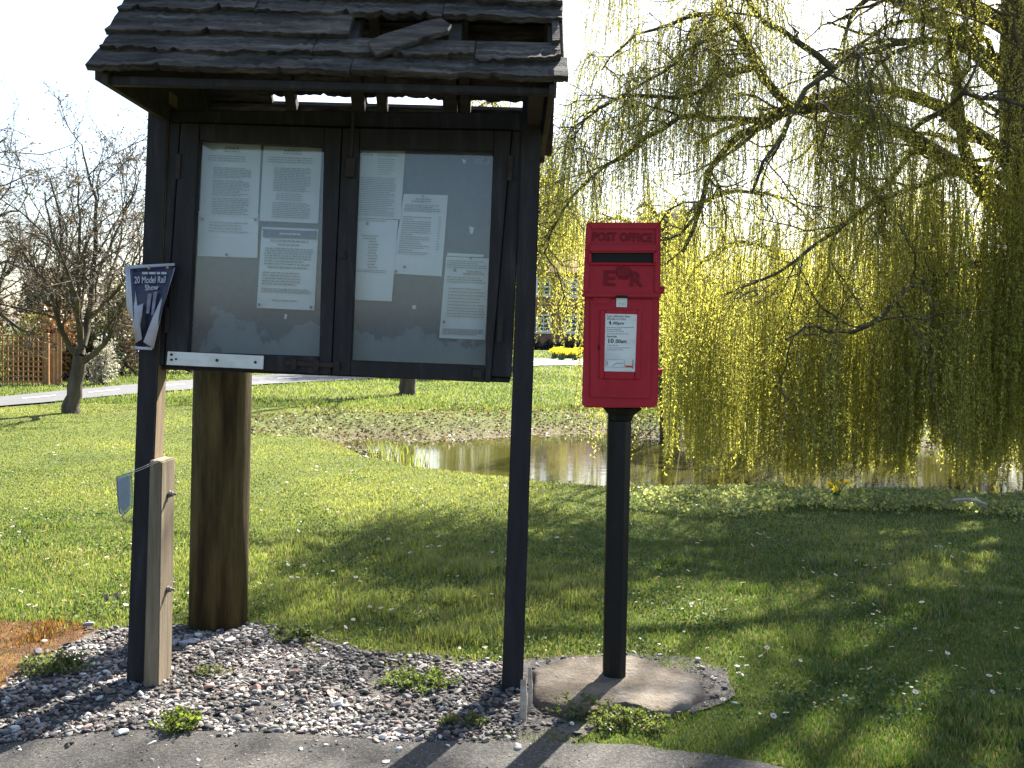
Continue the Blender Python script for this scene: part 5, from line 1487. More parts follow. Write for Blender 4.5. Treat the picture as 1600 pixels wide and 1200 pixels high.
far_willow("smaller willow on the far bank just right of the post box", 1047, 690, [(1047, 700), (1046, 640), (1044, 560), (1050, 470), (1045, 400), (1040, 330)],
    [[(1046, 520, 0), (1020, 440, .2), (990, 400, .3), (960, 400, .4), (940, 440, .4)], [(1044, 470, 0), (1010, 380, -.3), (970, 340, -.5), (930, 350, -.6)],
     [(1046, 500, 0), (1090, 420, -.3), (1150, 380, -.5), (1210, 390, -.6), (1250, 430, -.6)], [(1040, 400, 0), (1080, 330, .5), (1140, 300, 1), (1220, 310, 1.2), (1280, 350, 1.2)],
     [(1040, 420, 0), (1030, 350, -1), (1010, 320, -1.8), (990, 330, -2.4)], [(1040, 420, 0), (1050, 350, 1), (1060, 320, 1.8), (1060, 330, 2.4)]],
    lambda px, y, r_: 655 + r_.normal() * 18 + 0 * px, 99)
far_willow("middle sized willow behind the right post, its shoots veiling the brick house", 813, 582, [(813, 584), (813, 570), (814, 520), (812, 430), (808, 340), (806, 250)],
    [[(813, 450, 0), (850, 380, .2), (880, 360, .3), (905, 380, .4)], [(812, 400, 0), (850, 320, -.5), (885, 320, -.8), (912, 360, -.9)], [(810, 350, 0), (840, 290, .8), (870, 290, 1.2), (892, 330, 1.4)],
     [(812, 430, 0), (780, 360, -.4), (740, 330, -.6), (705, 370, -.6)], [(810, 380, 0), (770, 290, .4), (730, 270, .6), (700, 310, .6)], [(808, 340, 0), (780, 220, 0), (740, 190, -.2), (705, 240, -.3)],
     [(807, 300, 0), (790, 200, .6), (770, 160, 1), (740, 170, 1.3)], [(813, 460, 0), (770, 400, .3), (730, 400, .4), (700, 440, .4)], [(810, 400, 0), (800, 340, -1), (790, 330, -1.8)], [(806, 300, 0), (830, 230, 0), (855, 230, 0), (865, 270, 0)]],
    lambda px, y, r_: np.where(px > 838, 545 - 150 * (r_.random() < .8), 560) + r_.normal() * 10 + 0 * px, 131, 13, 1.9)

# ================================================================== SHRUBS AND HEDGES
def shrub(name, label, loc, rx, ry, rz, nleaf, size, colr, cat="shrub", group=None, mat_='leaf', seed=1, stems=14, gap=0.45, var=0.45, twiggy=0):
    rg = np.random.default_rng(seed)
    t = thing(name, loc, label, cat, group)
    k = 26
    lob = rg.normal(size=(k, 3)); lob /= np.linalg.norm(lob, axis=1, keepdims=True)
    lob *= rg.uniform(0.25, 0.85, (k, 1)); lob[:, 2] = np.abs(lob[:, 2]) * 0.95 + 0.12
    cs = rg.uniform(0.18, 0.36, k)
    w = rg.integers(0, k, nleaf); dirs = rg.normal(size=(nleaf, 3)); dirs /= np.linalg.norm(dirs, axis=1, keepdims=True)
    p = lob[w] + dirs * (cs[w] * rg.random(nleaf) ** 0.45)[:, None]
    p = p[p[:, 2] > 0.0]
    shade = rg.uniform(1 - gap, 1 + gap, k)[w][:len(p)]
    p = p * np.array([rx, ry, rz]) + np.array(loc)
    n = len(p)
    V, Qd, Cc = leaves(p, size * (0.6 + 0.8 * rg.random(n)), jitcol(n, colr, var) * shade[:, None], 0, 0.55)
    fo_ = link("foliage", np_mesh("foliage", V, Qd, None, Cc), M[mat_], t)
    ln = []
    for i in range(stems):
        tip = lob[rg.integers(0, k)] * np.array([rx, ry, rz]) + np.array(loc)
        b0 = np.array(loc) + rg.normal(size=3) * [rx * .2, ry * .2, 0]
        d = tip - b0
        ln.append((wander(rg, b0, d, np.linalg.norm(d), 6, .25), np.linspace(.012 + .012 * rz, .006, 6)))
    if twiggy:
        ln += branch_out(rg, ln, twiggy, .5, .6, (.3, .9), .4, .3, 5, .2, .005)
        ln += branch_out(rg, ln[stems:], 4, .6, .7, (.3, .9), .4, .2, 4, .1, .0045)
    tube_obj("branches", ln, M['bark'], t, 4)
    return t
def at(px, d_):
    p = PD(px, 525, d_); return Vector((p.x, p.y, hz(p.x, p.y)))
BROWN, OLIVE, DARK, RUST = (0.13, 0.10, 0.055), (0.13, 0.135, 0.04), (0.045, 0.055, 0.02), (0.20, 0.115, 0.05)
# left: hedge beyond the lane
hedge = [(-190, 25.5, 1.9, 2.6, OLIVE, "olive garden bush beyond the lane, past the left edge"), (-60, 25.0, 1.5, 2.3, BROWN, "brown twiggy bush looming over the trellis"),
         (40, 24.5, 1.3, 1.75, (0.20, 0.21, 0.06), "yellowish bush showing above the trellis top"), (92, 24.2, 1.0, 1.9, RUST, "russet bush just right of the trellis"),
         (138, 24.6, 1.0, 1.8, DARK, "dark evergreen bush behind the leaning tree trunk"), (182, 27.5, 1.5, 2.5, BROWN, "tall brown bush behind the little shelter"),
         (250, 30.0, 2.2, 2.5, OLIVE, "olive bush behind the left post of the notice board")]
for i, (px, d_, rx, rz, c, lab) in enumerate(hedge):
    shrub("garden_bush", lab, at(px, d_), rx, 0.9, rz, 5200, 0.085, c, group="bushes beyond the lane", seed=200 + i, mat_='dead_leaf', twiggy=5, stems=16)
shrub("flowering_shrub", "pale blossoming shrub beside the leaning tree trunk", at(160, 22.8), 0.55, 0.5, 1.15, 2600, 0.06, (0.42, 0.40, 0.30), seed=231, mat_='petal', gap=.6)
rg = np.random.default_rng(61)
for i, (px, d_, h_, lab) in enumerate([(-30, 34, 5.2, "tall grey twiggy tree rising behind the trellis"), (75, 38, 5.6, "grey brown twiggy tree behind the leaning bare tree"), (-160, 36, 5.4, "bare grey tree beyond the lane, past the left edge")]):
    o = at(px, d_); bl = []
    tk = [(np.array([[o.x, o.y, 0.2 - .3], [o.x + .05, o.y, 1.2], [o.x, o.y, 2.0]]), np.array([.2, .16, .13]))]
    for k in range(9):
        a = rg.random() * 6.28; bl.append((wander(rg, np.array([o.x, o.y, 1.3 + .1 * k]), (math.cos(a) * .7, math.sin(a) * .7, 1.0), h_ - 1.8, 9, .35, .3), np.linspace(.08, .015, 9)))
    bare_tree("twiggy_tree", lab, o, tk, bl, rg, "twiggy trees behind the trellis", (7, 6, 5))
# behind the pond and across the view
back = [(1000, 21.5, 1.5, 1.9, DARK), (1090, 20.5, 1.5, 2.1, (0.075, 0.065, 0.03)), (1180, 20, 1.6, 2.6, DARK), (1270, 20.5, 1.7, 2.2, (0.085, 0.08, 0.03)), (1360, 19.6, 1.7, 2.9, DARK), (1460, 20, 1.8, 2.5, (0.07, 0.06, 0.03)), (1560, 19.2, 1.8, 3.0, DARK), (1680, 19.4, 2.0, 2.8, (0.075, 0.07, 0.03)), (1810, 19, 2.0, 3.0, DARK), (1960, 19.5, 2.2, 2.8, DARK)]
pos_words = ["low dark bush at the far bank just right of the post box", "brownish bush behind the left end of the willow curtain", "dark bush behind the willow curtain, second right of the far willow trunk", "olive brown bush behind the middle of the willow curtain", "tall dark bush behind the willow curtain, above the daffodils", "brown bush behind the willow curtain, left of the big trunk", "tall dark bush behind the big willow trunk", "brown bush behind the willow, beyond the right edge", "dark bush beyond the right edge, next past the brown one", "outermost dark bush far beyond the right edge"]
for i, ((px, d_, rx, rz, c), lab) in enumerate(zip(back, pos_words)):
    shrub("bank_bush", lab, at(px, d_), rx, 1.0, rz, 5200, 0.085, c, group="dark bushes on the far bank", seed=300 + i, twiggy=3)
far_l = [(-420, 58, 9, 5), (-250, 62, 8, 6), (-90, 66, 8, 6.4), (60, 70, 7, 5.8), (190, 72, 7, 5.0), (320, 74, 7, 5.6), (450, 72, 7, 6.2), (580, 76, 7, 5.5), (690, 84, 6, 6.5), (1100, 84, 8, 7), (1240, 76, 8, 6.5), (1400, 72, 8, 7.5), (1570, 70, 8, 7), (1750, 66, 8, 7), (1950, 62, 9, 7)]
for i, (px, d_, rx, rz) in enumerate(far_l):
    where = ["far left", "left"][i > 4] if i < 9 else "right"
    sd_txt = ["beyond the left edge, outermost", "beyond the left edge, inner one", "behind the trellis", "behind the bare tree at left", "left of the notice board", "hidden behind the left door", "hidden behind the middle of the notice board", "hidden behind the right door", "left of the brick house", "right of the brick house", "behind the far willow", "behind the middle of the curtain", "behind the big willow", "past the right edge, nearer", "past the right edge, outermost"][i]
    shrub("distant_tree", "distant hazy brown tree on the skyline " + sd_txt, at(px, d_), rx * .55, 2.5, rz, 3600, 0.34, [(0.14, 0.115, 0.075), (0.12, 0.12, 0.055), (0.10, 0.085, 0.06)][i % 3], cat="tree", group="distant trees on the skyline", seed=400 + i, mat_='dead_leaf')

# ================================================================== HOUSE
hb = at(900, 70.0); hbz = hb.z
hs = thing("brick_house", (hb.x, hb.y, hbz), "old red brick house with white sash windows seen through the willow", "house")
def H(px, py, dy=0.0): return P(px, py, 70.0 + dy)
x0, x1 = H(782, 500).x, H(1010, 500).x
ze, zr = H(900, 428).z, H(900, 376).z
bm = bmesh.new(); prism_pts(bm, [(x0, 70, hbz - .5), (x1, 70, hbz - .5), (x1, 70, ze), (x0, 70, ze)], (0, 7, 0))
for xx in (x0, x1 - 0.3): prism_pts(bm, [(xx, 70.02, ze + .01), (xx, 76.98, ze + .01), (xx, 73.5, zr - .15)], (.3, 0, 0))
link("wall", bm_mesh("wall", bm), M['brick'], hs)
bm = bmesh.new()
for s_ in (0, 1):
    ya, yb = (69.6, 73.5) if s_ == 0 else (77.4, 73.5)
    prism_pts(bm, [(x0 - .3, ya, ze - .1), (x1 + .3, ya, ze - .1), (x1 + .3, yb, zr), (x0 - .3, yb, zr)], (0, 0, .18))
rf_o = link("roof", bm_mesh("roof", bm), M['tile'], hs)
for pxc in (874, 985):
    cc_ = H(pxc, 370, 3.5); bm = bmesh.new()
    prism_pts(bm, [(cc_.x - .45, 73, zr - .6), (cc_.x + .45, 73, zr - .6), (cc_.x + .45, 73.9, zr - .6), (cc_.x - .45, 73.9, zr - .6)], (0, 0, 1.5), .03, 1)
    prism_pts(bm, [(cc_.x - .52, 72.93, zr + .9), (cc_.x + .52, 72.93, zr + .9), (cc_.x + .52, 73.97, zr + .9), (cc_.x - .52, 73.97, zr + .9)], (0, 0, .15), .02, 1)
    lathe(bm, [(.16, 0), (.13, .35), (.15, .4)], (cc_.x, 73.45, zr + 1.05), 10)
    link("chimney", bm_mesh("chimney", bm), M['brick'], rf_o)
for pxw, pyw in ((849, 505), (892, 506), (935, 507), (978, 508), (849, 448), (892, 449), (935, 450), (978, 451), (806, 504), (806, 447)):
    c = H(pxw, pyw); w_, h2 = .5, .62
    bm = bmesh.new()
    for a in ((-w_, -h2, -w_ + .10, h2), (w_ - .10, -h2, w_, h2), (-w_ + .10, h2 - .10, w_ - .10, h2), (-w_ + .10, -h2, w_ - .10, -h2 + .12), (-w_ + .10, -.05, w_ - .10, .05), (-.03, -h2 + .12, .03, -.05), (-.03, .05, .03, h2 - .10), (-w_ + .1, -.32, -.03, -.27), (.03, -.32, w_ - .1, -.27), (-w_ + .1, .27, -.03, .32), (.03, .27, w_ - .1, .32)):
        prism_pts(bm, [(c.x + a[0], 69.93, c.z + a[1]), (c.x + a[2], 69.93, c.z + a[1]), (c.x + a[2], 69.93, c.z + a[3]), (c.x + a[0], 69.93, c.z + a[3])], (0, .06, 0))
    wo_ = link("window", bm_mesh("window", bm), M['sash'], hs)
    bm = bmesh.new(); prism_pts(bm, [(c.x - w_ + .02, 69.965, c.z - h2 + .02), (c.x + w_ - .02, 69.965, c.z - h2 + .02), (c.x + w_ - .02, 69.965, c.z + h2 - .02), (c.x - w_ + .02, 69.965, c.z + h2 - .02)], (0, .03, 0))
    link("pane", bm_mesh("pane", bm), M['house_glass'], wo_)
    bm = bmesh.new(); prism_pts(bm, [(c.x - w_ - .1, 69.86, c.z - h2 - .1), (c.x + w_ + .1, 69.86, c.z - h2 - .1), (c.x + w_ + .1, 69.86, c.z - h2 - .01), (c.x - w_ - .1, 69.86, c.z - h2 - .01)], (0, .13, 0))
    link("sill", bm_mesh("sill", bm), M['sash'], wo_)
for i, (px, lab) in enumerate([(835, "dark low bush at the house foot beside the right post"), (862, "dark low bush under the left lower window of the house"), (888, "dark low bush under the right lower window of the house"), (915, "dark low bush at the house foot behind the post box"), (950, "dark low bush at the house foot hidden by the far willow")]):
    shrub("house_bush", lab, at(px, 66), 0.75, .5, 0.85 - .1 * (i % 2), 700, 0.16, (0.07, 0.065, 0.045), group="low bushes along the house front", seed=500 + i, stems=6)
# drift of daffodils by the lane near the house
def daffodil(name, label, loc, nfl, hh, sc, seed, group=None, heads=None):
    rg = np.random.default_rng(seed); t = thing(name, loc, label, "daffodils", group)
    o = np.array(loc); ll_ = []
    bm = bmesh.new()
    for i in range(nfl * 4):
        a = rg.random() * 6.28; b0 = o + np.array([math.cos(a), math.sin(a), 0]) * rg.random() * .05 * sc; L = hh * rg.uniform(.6, 1.0)
        tip = b0 + np.array([math.cos(a) * L * .35, math.sin(a) * L * .35, L]); mid_ = (b0 + tip) / 2 + np.array([0, 0, L * .12])
        sd = np.array([-math.sin(a), math.cos(a), 0]) * .006 * sc
        v = [bm.verts.new(p) for p in (b0 - sd, b0 + sd, mid_ + sd, mid_ - sd)]; bm.faces.new(v); w2_ = bm.verts.new(tip); bm.faces.new([v[3], v[2], w2_])
    me = bpy.data.meshes.new("leaves"); bm.to_mesh(me); bm.free()
    link("leaves", me, M['daff_leaf'], t)
    for i in range(nfl):
        a = rg.random() * 6.28; rr_ = rg.random() * .10 * sc
        hd = (Vector(heads[i]) if heads else Vector(o + np.array([math.cos(a) * rr_, math.sin(a) * rr_, hh * rg.uniform(.85, 1.1)])))
        st = tube_obj("stem", [(smooth_line([tuple(o), tuple((np.array(hd) + o) / 2 + np.array([0, 0, .02])), tuple(hd)], 6), [.004 * sc] * 6)], M['daff_leaf'], t, 4)
        fdir = Vector((rg.normal() * .4, -1, rg.normal() * .15 + .1)).normalized(); q_ = fdir.to_track_quat('Z', 'Y').to_matrix()
        bm = bmesh.new()
        for k in range(6):
            b_ = k * math.pi / 3; e = .024 * sc * 1.5
            pts = [Vector((0, 0, 0)), Vector((math.cos(b_ - .4) * e * .6, math.sin(b_ - .4) * e * .6, .002)), Vector((math.cos(b_) * e, math.sin(b_) * e, -.002)), Vector((math.cos(b_ + .4) * e * .6, math.sin(b_ + .4) * e * .6, .002))]
            bm.faces.new([bm.verts.new(q_ @ p + hd) for p in pts])
        me = bpy.data.meshes.new("flower"); bm.to_mesh(me); bm.free(); fl_ = link("flower", me, M['daff_petal'], t)
        bm = bmesh.new(); rs = []
        for r_, z in ((.008, .0), (.010, .012), (.014, .020)):
            rs.append([bm.verts.new(q_ @ (Vector((r_ * math.cos(x * math.pi / 4), r_ * math.sin(x * math.pi / 4), z)) * sc * 1.3) + hd) for x in range(8)])
        for A_, B_ in zip(rs, rs[1:]):
            for x in range(8): bm.faces.new([A_[x], A_[(x + 1) % 8], B_[(x + 1) % 8], B_[x]])
        me = bpy.data.meshes.new("trumpet"); bm.to_mesh(me); bm.free(); link("trumpet", me, M['daff_trumpet'], fl_)
    return t
M['daff_leaf'] = surf('daffodil_leaf_green', [(0.3, (0.05, 0.10, 0.03)), (0.7, (0.10, 0.17, 0.05))], 20, rough=0.5)
M['daff_petal'] = thinmat('daffodil_petal_yellow', (0.82, 0.68, 0.05))
M['daff_trumpet'] = thinmat('daffodil_trumpet_yellow', (0.82, 0.55, 0.03))
gp_ = G(1306, 782); hv = gp_.y
daffodil("daffodil_clump", "clump of four yellow daffodils on the near pond bank", gp_, 4, .17, 1.05, 3, heads=[P(1295, 757, hv), P(1308, 754.5, hv + .05), P(1324, 754, hv), P(1305, 764.5, hv - .08)])
first = None
rg = np.random.default_rng(8)
for i in range(26):
    px = rg.uniform(862, 912); q_ = G(px, rg.uniform(556, 563) + (px - 862) * .02)
    if first is None: first = daffodil("daffodil_clump", "small clump in the drift of daffodils beside the far lane", q_, 5, .42, 3.2, 50, "daffodil drift by the far lane"); src = first
    else:
        r_ = src.copy(); col.objects.link(r_); r_.location = q_; r_.rotation_euler = (0, 0, rg.uniform(-.7, .7))
        for ch in src.children:
            c_ = ch.copy(); col.objects.link(c_); c_.parent = r_
            for g_ in ch.children: e_ = g_.copy(); col.objects.link(e_); e_.parent = c_

# ================================================================== TRELLIS AND SHELTER
tb = G(30, 601); TY = tb.y
tf = thing("trellis_fence", (tb.x, TY, hz(tb.x, TY)), "orange wooden lattice trellis fence beyond the lane at left", "fence")
xa, xb = P(-60, 560, TY).x, P(66, 560, TY).x; za, zb = P(30, 600, TY).z - .1, P(30, 524, TY).z
bm = bmesh.new(); nx = int((xb - xa) / .105)
for i in range(nx + 1):
    x = xa + (xb - xa) * i / nx; prism_pts(bm, [(x, TY, za), (x + .032, TY, za), (x + .032, TY, zb), (x, TY, zb)], (0, .012, 0))
for j in range(11):
    z = za + .03 + (zb - za - .06) * j / 10; prism_pts(bm, [(xa - .02, TY - .013, z), (xb + .04, TY - .013, z), (xb + .04, TY - .013, z + .032), (xa - .02, TY - .013, z + .032)], (0, .012, 0))
link("lattice", bm_mesh("lattice", bm), M['trellis'], tf)
for x in (xa - .10, xb + .05):
    bm = bmesh.new(); prism_pts(bm, [(x, TY - .03, za - .1), (x + .09, TY - .03, za - .1), (x + .09, TY - .03, zb + .06), (x, TY - .03, zb + .06)], (0, .09, 0), .006, 1)
    link("post", bm_mesh("post", bm), M['trellis'], tf)
bm = bmesh.new(); xc, xd = P(70, 560, TY + .1).x + .16, P(76, 560, TY + .1).x + .16
tw_ = thing("fence_panel", (P(78, 598, TY + .05).x, TY + .05, hz(xb, TY)), "narrow orange close boarded panel beside the trellis", "fence")
for k in range(3):
    x = xb + .16 + k * .085; bm = bmesh.new(); prism_pts(bm, [(x, TY + .03, za), (x + .08, TY + .03, za), (x + .08, TY + .03, zb + .05), (x, TY + .03, zb + .05)], (0, .02, 0), .003, 1)
    link("board", bm_mesh("board", bm), M['trellis'], tw_)
sb = G(205, 568); SY = sb.y + .3
sh = thing("shelter", (sb.x, SY, hz(sb.x, SY)), "small dark wooden shelter with a pitched roof beyond the lane", "shelter")
sx0, sx1 = P(186, 540, SY).x, P(232, 540, SY).x; sz0 = hz(sb.x, SY); szt = P(205, 522, SY).z; szr = P(205, 508, SY).z
bm = bmesh.new(); prism_pts(bm, [(sx0, SY + .9, sz0 - .1), (sx1, SY + .9, sz0 - .1), (sx1, SY + .9, szt), (sx0, SY + .9, szt)], (0, .05, 0))
for x in (sx0, sx1 - .05): prism_pts(bm, [(x, SY + .06, sz0 - .1), (x, SY + .89, sz0 - .1), (x, SY + .89, szt), (x, SY + .06, szt)], (.05, 0, 0))
link("wall", bm_mesh("wall", bm), M['shed_wood'], sh)
for x in (sx0, (sx0 + sx1) / 2, sx1 - .05):
    bm = bmesh.new(); prism_pts(bm, [(x, SY - .02, sz0 - .1), (x + .05, SY - .02, sz0 - .1), (x + .05, SY - .02, szt), (x, SY - .02, szt)], (0, .06, 0), .004, 1); link("post", bm_mesh("post", bm), M['stake_wood'], sh)
bm = bmesh.new(); xm = (sx0 + sx1) / 2
for a, b_ in ((sx0 - .12, xm), (sx1 + .12, xm)):
    prism_pts(bm, [(a, SY - .1, szt + .005), (b_, SY - .1, szr), (b_, SY - .1, szr + .04), (a, SY - .1, szt + .045)], (0, 1.15, 0))
link("roof", bm_mesh("roof", bm), M['shed_roof'], sh)
bm = bmesh.new(); z = P(205, 528, SY).z; prism_pts(bm, [(sx0 - .25, SY - .10, z), (sx1 + .1, SY - .10, z + .02), (sx1 + .1, SY - .10, z + .07), (sx0 - .25, SY - .10, z + .05)], (0, .05, 0), .004, 1)
link("rail", bm_mesh("rail", bm), M['rail_green'], sh)

# ================================================================== SMALL THINGS
# reeds at the pond's left end
rg = np.random.default_rng(12)
for i, (px, py, lab) in enumerate([(585, 714, "sparse reed tuft at the narrow left tip of the pond"), (604, 722, "reed tuft at the pond's left tip, second from the tip"), (622, 727, "tall reed tuft standing in the water left of the bright reflection"), (641, 733, "thin pale reed tuft nearest the bright reflection in the water")]):
    x, y = flatpt(px, py, WATER_Z); n = 55
    t = thing("reed_tuft", (x, y, WATER_Z), lab, "reeds", "reed tufts at the pond edge")
    xs_ = x + rg.normal(size=n) * .13; ys_ = y + rg.normal(size=n) * .10
    hh = rg.uniform(.12, .38, n); z_ = np.full(n, WATER_Z - .02)
    save = hgt; hgt_b = lambda a, b_: np.full(np.shape(a), WATER_Z)
    hgt = hgt_b
    V, Qd, Tr, Cc = blades(n, xs_, ys_, hh, np.full(n, .012), jitcol(n, (0.19, 0.21, 0.06), .4), .3)
    hgt = save
    link("blades", np_mesh("blades", V, Qd, Tr, Cc), M['grass'], t)
# weeds in the gravel
def weed(label, px, py, rad, hh, nleaf, size, colr, seed, z=0.02):
    rg = np.random.default_rng(seed); x, y = flatpt(px, py, 0.02)
    t = thing("weed", (x, y, 0.01), label, "weed"); cs = []
    ln = []
    for k in range(max(5, nleaf // 14)):
        a = rg.random() * 6.28; e = rad * rg.random() ** .6
        tip = np.array([x + math.cos(a) * e, y + math.sin(a) * e * .8, .015 + hh * rg.uniform(.35, 1.0) * (1 - .5 * (e / rad) ** 2)])
        b0 = np.array([x + math.cos(a) * e * .4, y + math.sin(a) * e * .3, .005]); ln.append((np.linspace(b0, tip, 4), [.0016] * 4)); cs.append((b0, tip))
    nleaf = int(nleaf * 1.9); size *= .68
    ii = rg.integers(0, len(cs), nleaf); f = rg.random(nleaf)[:, None] ** .6
    p = np.array([cs[i][0] for i in ii]) * (1 - f) + np.array([cs[i][1] for i in ii]) * f + rg.normal(size=(nleaf, 3)) * [.006, .006, .003]
    V, Qd, Cc = leaves(p, size * (.6 + .8 * rg.random(nleaf)), jitcol(nleaf, colr, .35), .25, .65)
    link("leaves", np_mesh("leaves", V, Qd, None, Cc), M['leaf'], t); tube_obj("stems", ln, M['twig'], t, 3)
weed("bright green weed at the front edge of the gravel", 278, 1134, .085, .07, 420, .020, (0.17, 0.22, 0.03), 1)
weed("dusty green weed clump on the gravel at far left", 88, 1046, .14, .08, 700, .022, (0.11, 0.135, 0.045), 2)
weed("spreading green weed patch in the middle of the gravel", 655, 1064, .17, .045, 1100, .018, (0.10, 0.14, 0.025), 3)
weed("small low weed in front of the right post", 727, 1130, .09, .035, 350, .016, (0.09, 0.11, 0.03), 4)
weed("weed tuft on the gravel behind the round timber pole's foot", 470, 992, .15, .05, 600, .02, (0.09, 0.12, 0.03), 5)
weed("weed tuft growing against the left rim of the concrete footing", 905, 1108, .14, .045, 700, .018, (0.10, 0.13, 0.03), 6)
weed("green weed tuft in front of the concrete footing", 985, 1128, .15, .05, 700, .018, (0.12, 0.15, 0.03), 7)
weed("thin weed in the gravel beside the stake's right foot", 330, 1050, .08, .03, 200, .014, (0.10, 0.12, 0.03), 8)
# pale broken branch on the bank
a_, b_ = G(1488, 806), G(1542, 811)
o = tube_obj("fallen_branch", [(smooth_line([tuple(a_ + Vector((0, 0, .12))), tuple((a_ + b_) / 2 + Vector((0, 0, .135))), tuple(b_ + Vector((0, 0, .11)))], 9), [.008, .012, .014, .013, .016, .014, .015, .012, .008])], M['log'], None, 8, origin=a_)
tag(o, "pale broken branch lying in the ground cover at right", "branch")
# dry petals beside the left post
for lab, px, py in (("curled grey dried leaf in the grass, left one of two by the left post", 165, 936), ("curled grey dried leaf in the grass, closest to the left post", 181, 934)):
    p = Vector((*flatpt(px, py, 0.02), .016)); bm = bmesh.new()
    pts = [p + Vector((-.012, 0, .025)), p + Vector((.006, .01, .03)), p + Vector((.022, 0, -.005)), p + Vector((.008, -.012, -.02))]
    vs_ = [bm.verts.new(v) for v in pts]; c_ = bm.verts.new(p + Vector((.002, .012, 0)))
    for i in range(4): bm.faces.new([vs_[i], vs_[(i + 1) % 4], c_])
    me = bpy.data.meshes.new("dried_leaf"); bm.to_mesh(me); bm.free(); o = link("dried_leaf", me, M['log'], origin=p); tag(o, lab, "leaf")
    s_ = o.modifiers.new("thickness", 'SOLIDIFY'); s_.thickness = .001
# separate larger stones
def big_stone(px, py, r_, colr, label, group=None, z=0.012):
    x, y = flatpt(px, py, z)
    V, Fc, Cc = stones(np.array([x]), np.array([y]), np.array([r_]), np.array([colr]), z)
    o = link("stone", np_mesh("stone", V, None, Fc, Cc), M['stone_tint'], origin=(x, y, z)); tag(o, label, "stone", group)
W_, PK, GY = (0.62, 0.60, 0.56), (0.40, 0.24, 0.19), (0.07, 0.065, 0.07)
for px, py, r_ in ((237, 1162, .014), (470, 1172, .010), (509, 1165, .011), (603, 1192, .012), (622, 1172, .014), (485, 1174, .009), (700, 1166, .012), (310, 1190, .008), (30, 1172, .010)):
    big_stone(px, py, r_, W_, "pale stone lying loose on the grey tarmac", "stones on the tarmac")
for px, py, r_, c, lab in ((516, 1085, .027, PK, "large pinkish stone near the middle of the gravel"), (328, 1075, .026, PK, "pinkish stone just right of the stake's foot"), (400, 1078, .026, PK, "broad pink grey stone right of the timber pole's front"),
                          (460, 1055, .020, PK, "pink stone behind the large middle one in the gravel"), (530, 1103, .024, W_, "white slab shaped stone in the gravel below the large pink stone"), (190, 1148, .024, W_, "white stone at the gravel's front edge, below the left post"),
                          (58, 1020, .026, GY, "dark rounded stone beside the dusty weed at left"), (948, 1132, .013, W_, "bright white stone in the grass in front of the footing"), (893, 1132, .013, W_, "greyish white stone between sticks and footing front"),
                          (312, 995, .028, W_, "white stone at the left foot of the timber pole"), (358, 1001, .024, W_, "white stone at the right foot of the timber pole"), (295, 1004, .03, (.35, .36, .38), "wide grey stone left of the timber pole's foot"),
                          (1152, 1043, .013, W_, "white stone at the gravel's right end beyond the footing"), (1160, 1056, .012, W_, "second white stone beyond the footing, the nearer of the pair"), (1148, 1100, .011, W_, "small white stone in the dirt right of the footing"), (68, 1002, .014, W_, "white pebble on the red brown soil"), (138, 977, .018, (.3, .3, .34), "grey stone where the red soil meets the grass")):
    big_stone(px, py, r_, c, lab)
# daisies
bm = bmesh.new()
for k in range(11):
    a = k * 2 * math.pi / 11; r0, r1 = .003, .0105
    pts = [(math.cos(a - .2) * r0, math.sin(a - .2) * r0, .001), (math.cos(a - .22) * r1, math.sin(a - .22) * r1, .002), (math.cos(a) * r1 * 1.12, math.sin(a) * r1 * 1.12, .0015), (math.cos(a + .22) * r1, math.sin(a + .22) * r1, .002), (math.cos(a + .2) * r0, math.sin(a + .2) * r0, .001)]
    bm.faces.new([bm.verts.new(p) for p in pts])
npet = len(bm.faces)
lathe(bm, [(.0042, .001), (.0036, .0034), (.0015, .0044)], (0, 0, 0), 8); ncen = len(bm.faces)
lathe(bm, [(.0007, -.06), (.0007, .001)], (0, 0, 0), 4)
dm = bpy.data.meshes.new("daisy"); bm.to_mesh(dm); bm.free()
dm.materials.append(thinmat('daisy_petal_white', (0.85, 0.85, 0.85), .35)); dm.materials.append(M['daff_trumpet']); dm.materials.append(M['daff_leaf'])
for i, p in enumerate(dm.polygons): p.material_index = 0 if i < npet else (1 if i < ncen else 2)
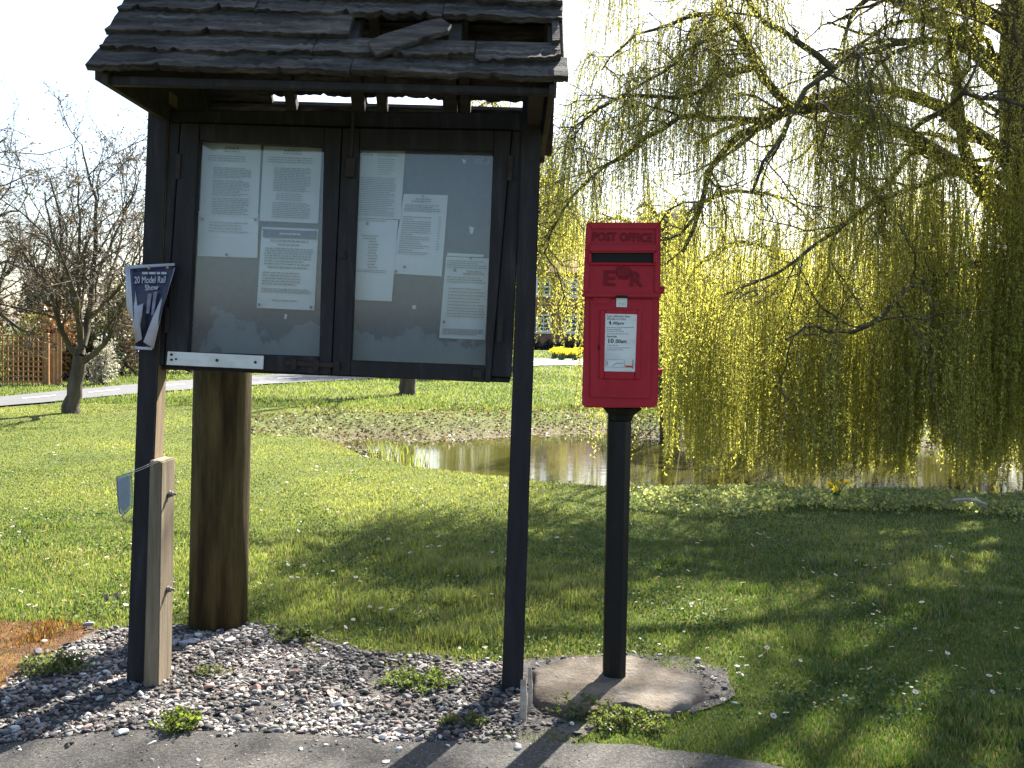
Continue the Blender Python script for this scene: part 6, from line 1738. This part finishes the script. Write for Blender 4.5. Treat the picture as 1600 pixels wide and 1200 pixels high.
known = [(675, 857), (686, 859), (668, 862), (700, 905), (715, 908), (640, 870), (475, 890), (520, 898), (455, 910), (450, 890), (565, 957), (578, 958), (595, 959), (612, 962), (585, 966), (415, 918), (425, 922), (405, 920), (395, 925), (465, 912), (740, 940), (768, 938), (520, 902), (775, 892), (790, 890),
         (1190, 871), (1175, 857), (1228, 1127), (1346, 1054), (1359, 1056), (1393, 1018), (1565, 1126), (1588, 992), (1562, 952), (1560, 1063), (1545, 1066), (1208, 1128), (1305, 905), (1330, 920), (1324, 921), (1270, 900), (1255, 895), (1300, 940), (1390, 888), (1380, 890), (1355, 890), (1100, 966), (1112, 970), (1222, 1021), (1198, 1021), (1480, 1027), (1150, 945),
         (60, 935), (100, 945), (130, 938), (45, 955), (55, 958), (82, 930), (130, 760), (150, 765), (40, 800), (60, 790), (20, 830), (85, 895), (110, 870), (1075, 900), (1060, 925), (1160, 920), (1440, 950), (1510, 900), (1250, 1045), (1320, 1100), (1430, 1090)]
rg = np.random.default_rng(5); pts_ = [tuple(flatpt(*k, .02)) for k in known]
while len(pts_) < 270:
    u = rg.uniform(-.53, .53); d_ = 3.6 * math.exp(rg.random() * math.log(11.5 / 3.6)); x, y = u * d_, d_
    for k in range(rg.integers(1, 5)):
        pts_.append((x + rg.normal() * .09, y + rg.normal() * .12))
cnt = 0
for x, y in pts_:
    A = np.array([x]); B = np.array([y])
    if sdist(POND, A, B)[0] > -.5 or inside(GRAVEL, A, B)[0] or inside(TARMAC, A, B)[0] or inside(SOIL, A, B)[0] or inside(SLAB, A, B)[0] or inside(ROADPOLY, A, B)[0]: continue
    if y > 7.3 and x > .9: continue
    o = bpy.data.objects.new("daisy", dm); col.objects.link(o)
    o.location = (x, y, hz(x, y) + .038 + .015 * rg.random()); s_ = rg.uniform(.7, 1.05) * (1 + .05 * max(0, y - 4)); o.scale = (s_, s_, 1)
    o.rotation_euler = (rg.normal() * .25 + .15, rg.normal() * .3, rg.random() * 6.28)
    tag(o, "white daisy open in the short grass of the lawn", "daisy", "daisies in the lawn"); cnt += 1
print("daisies", cnt)
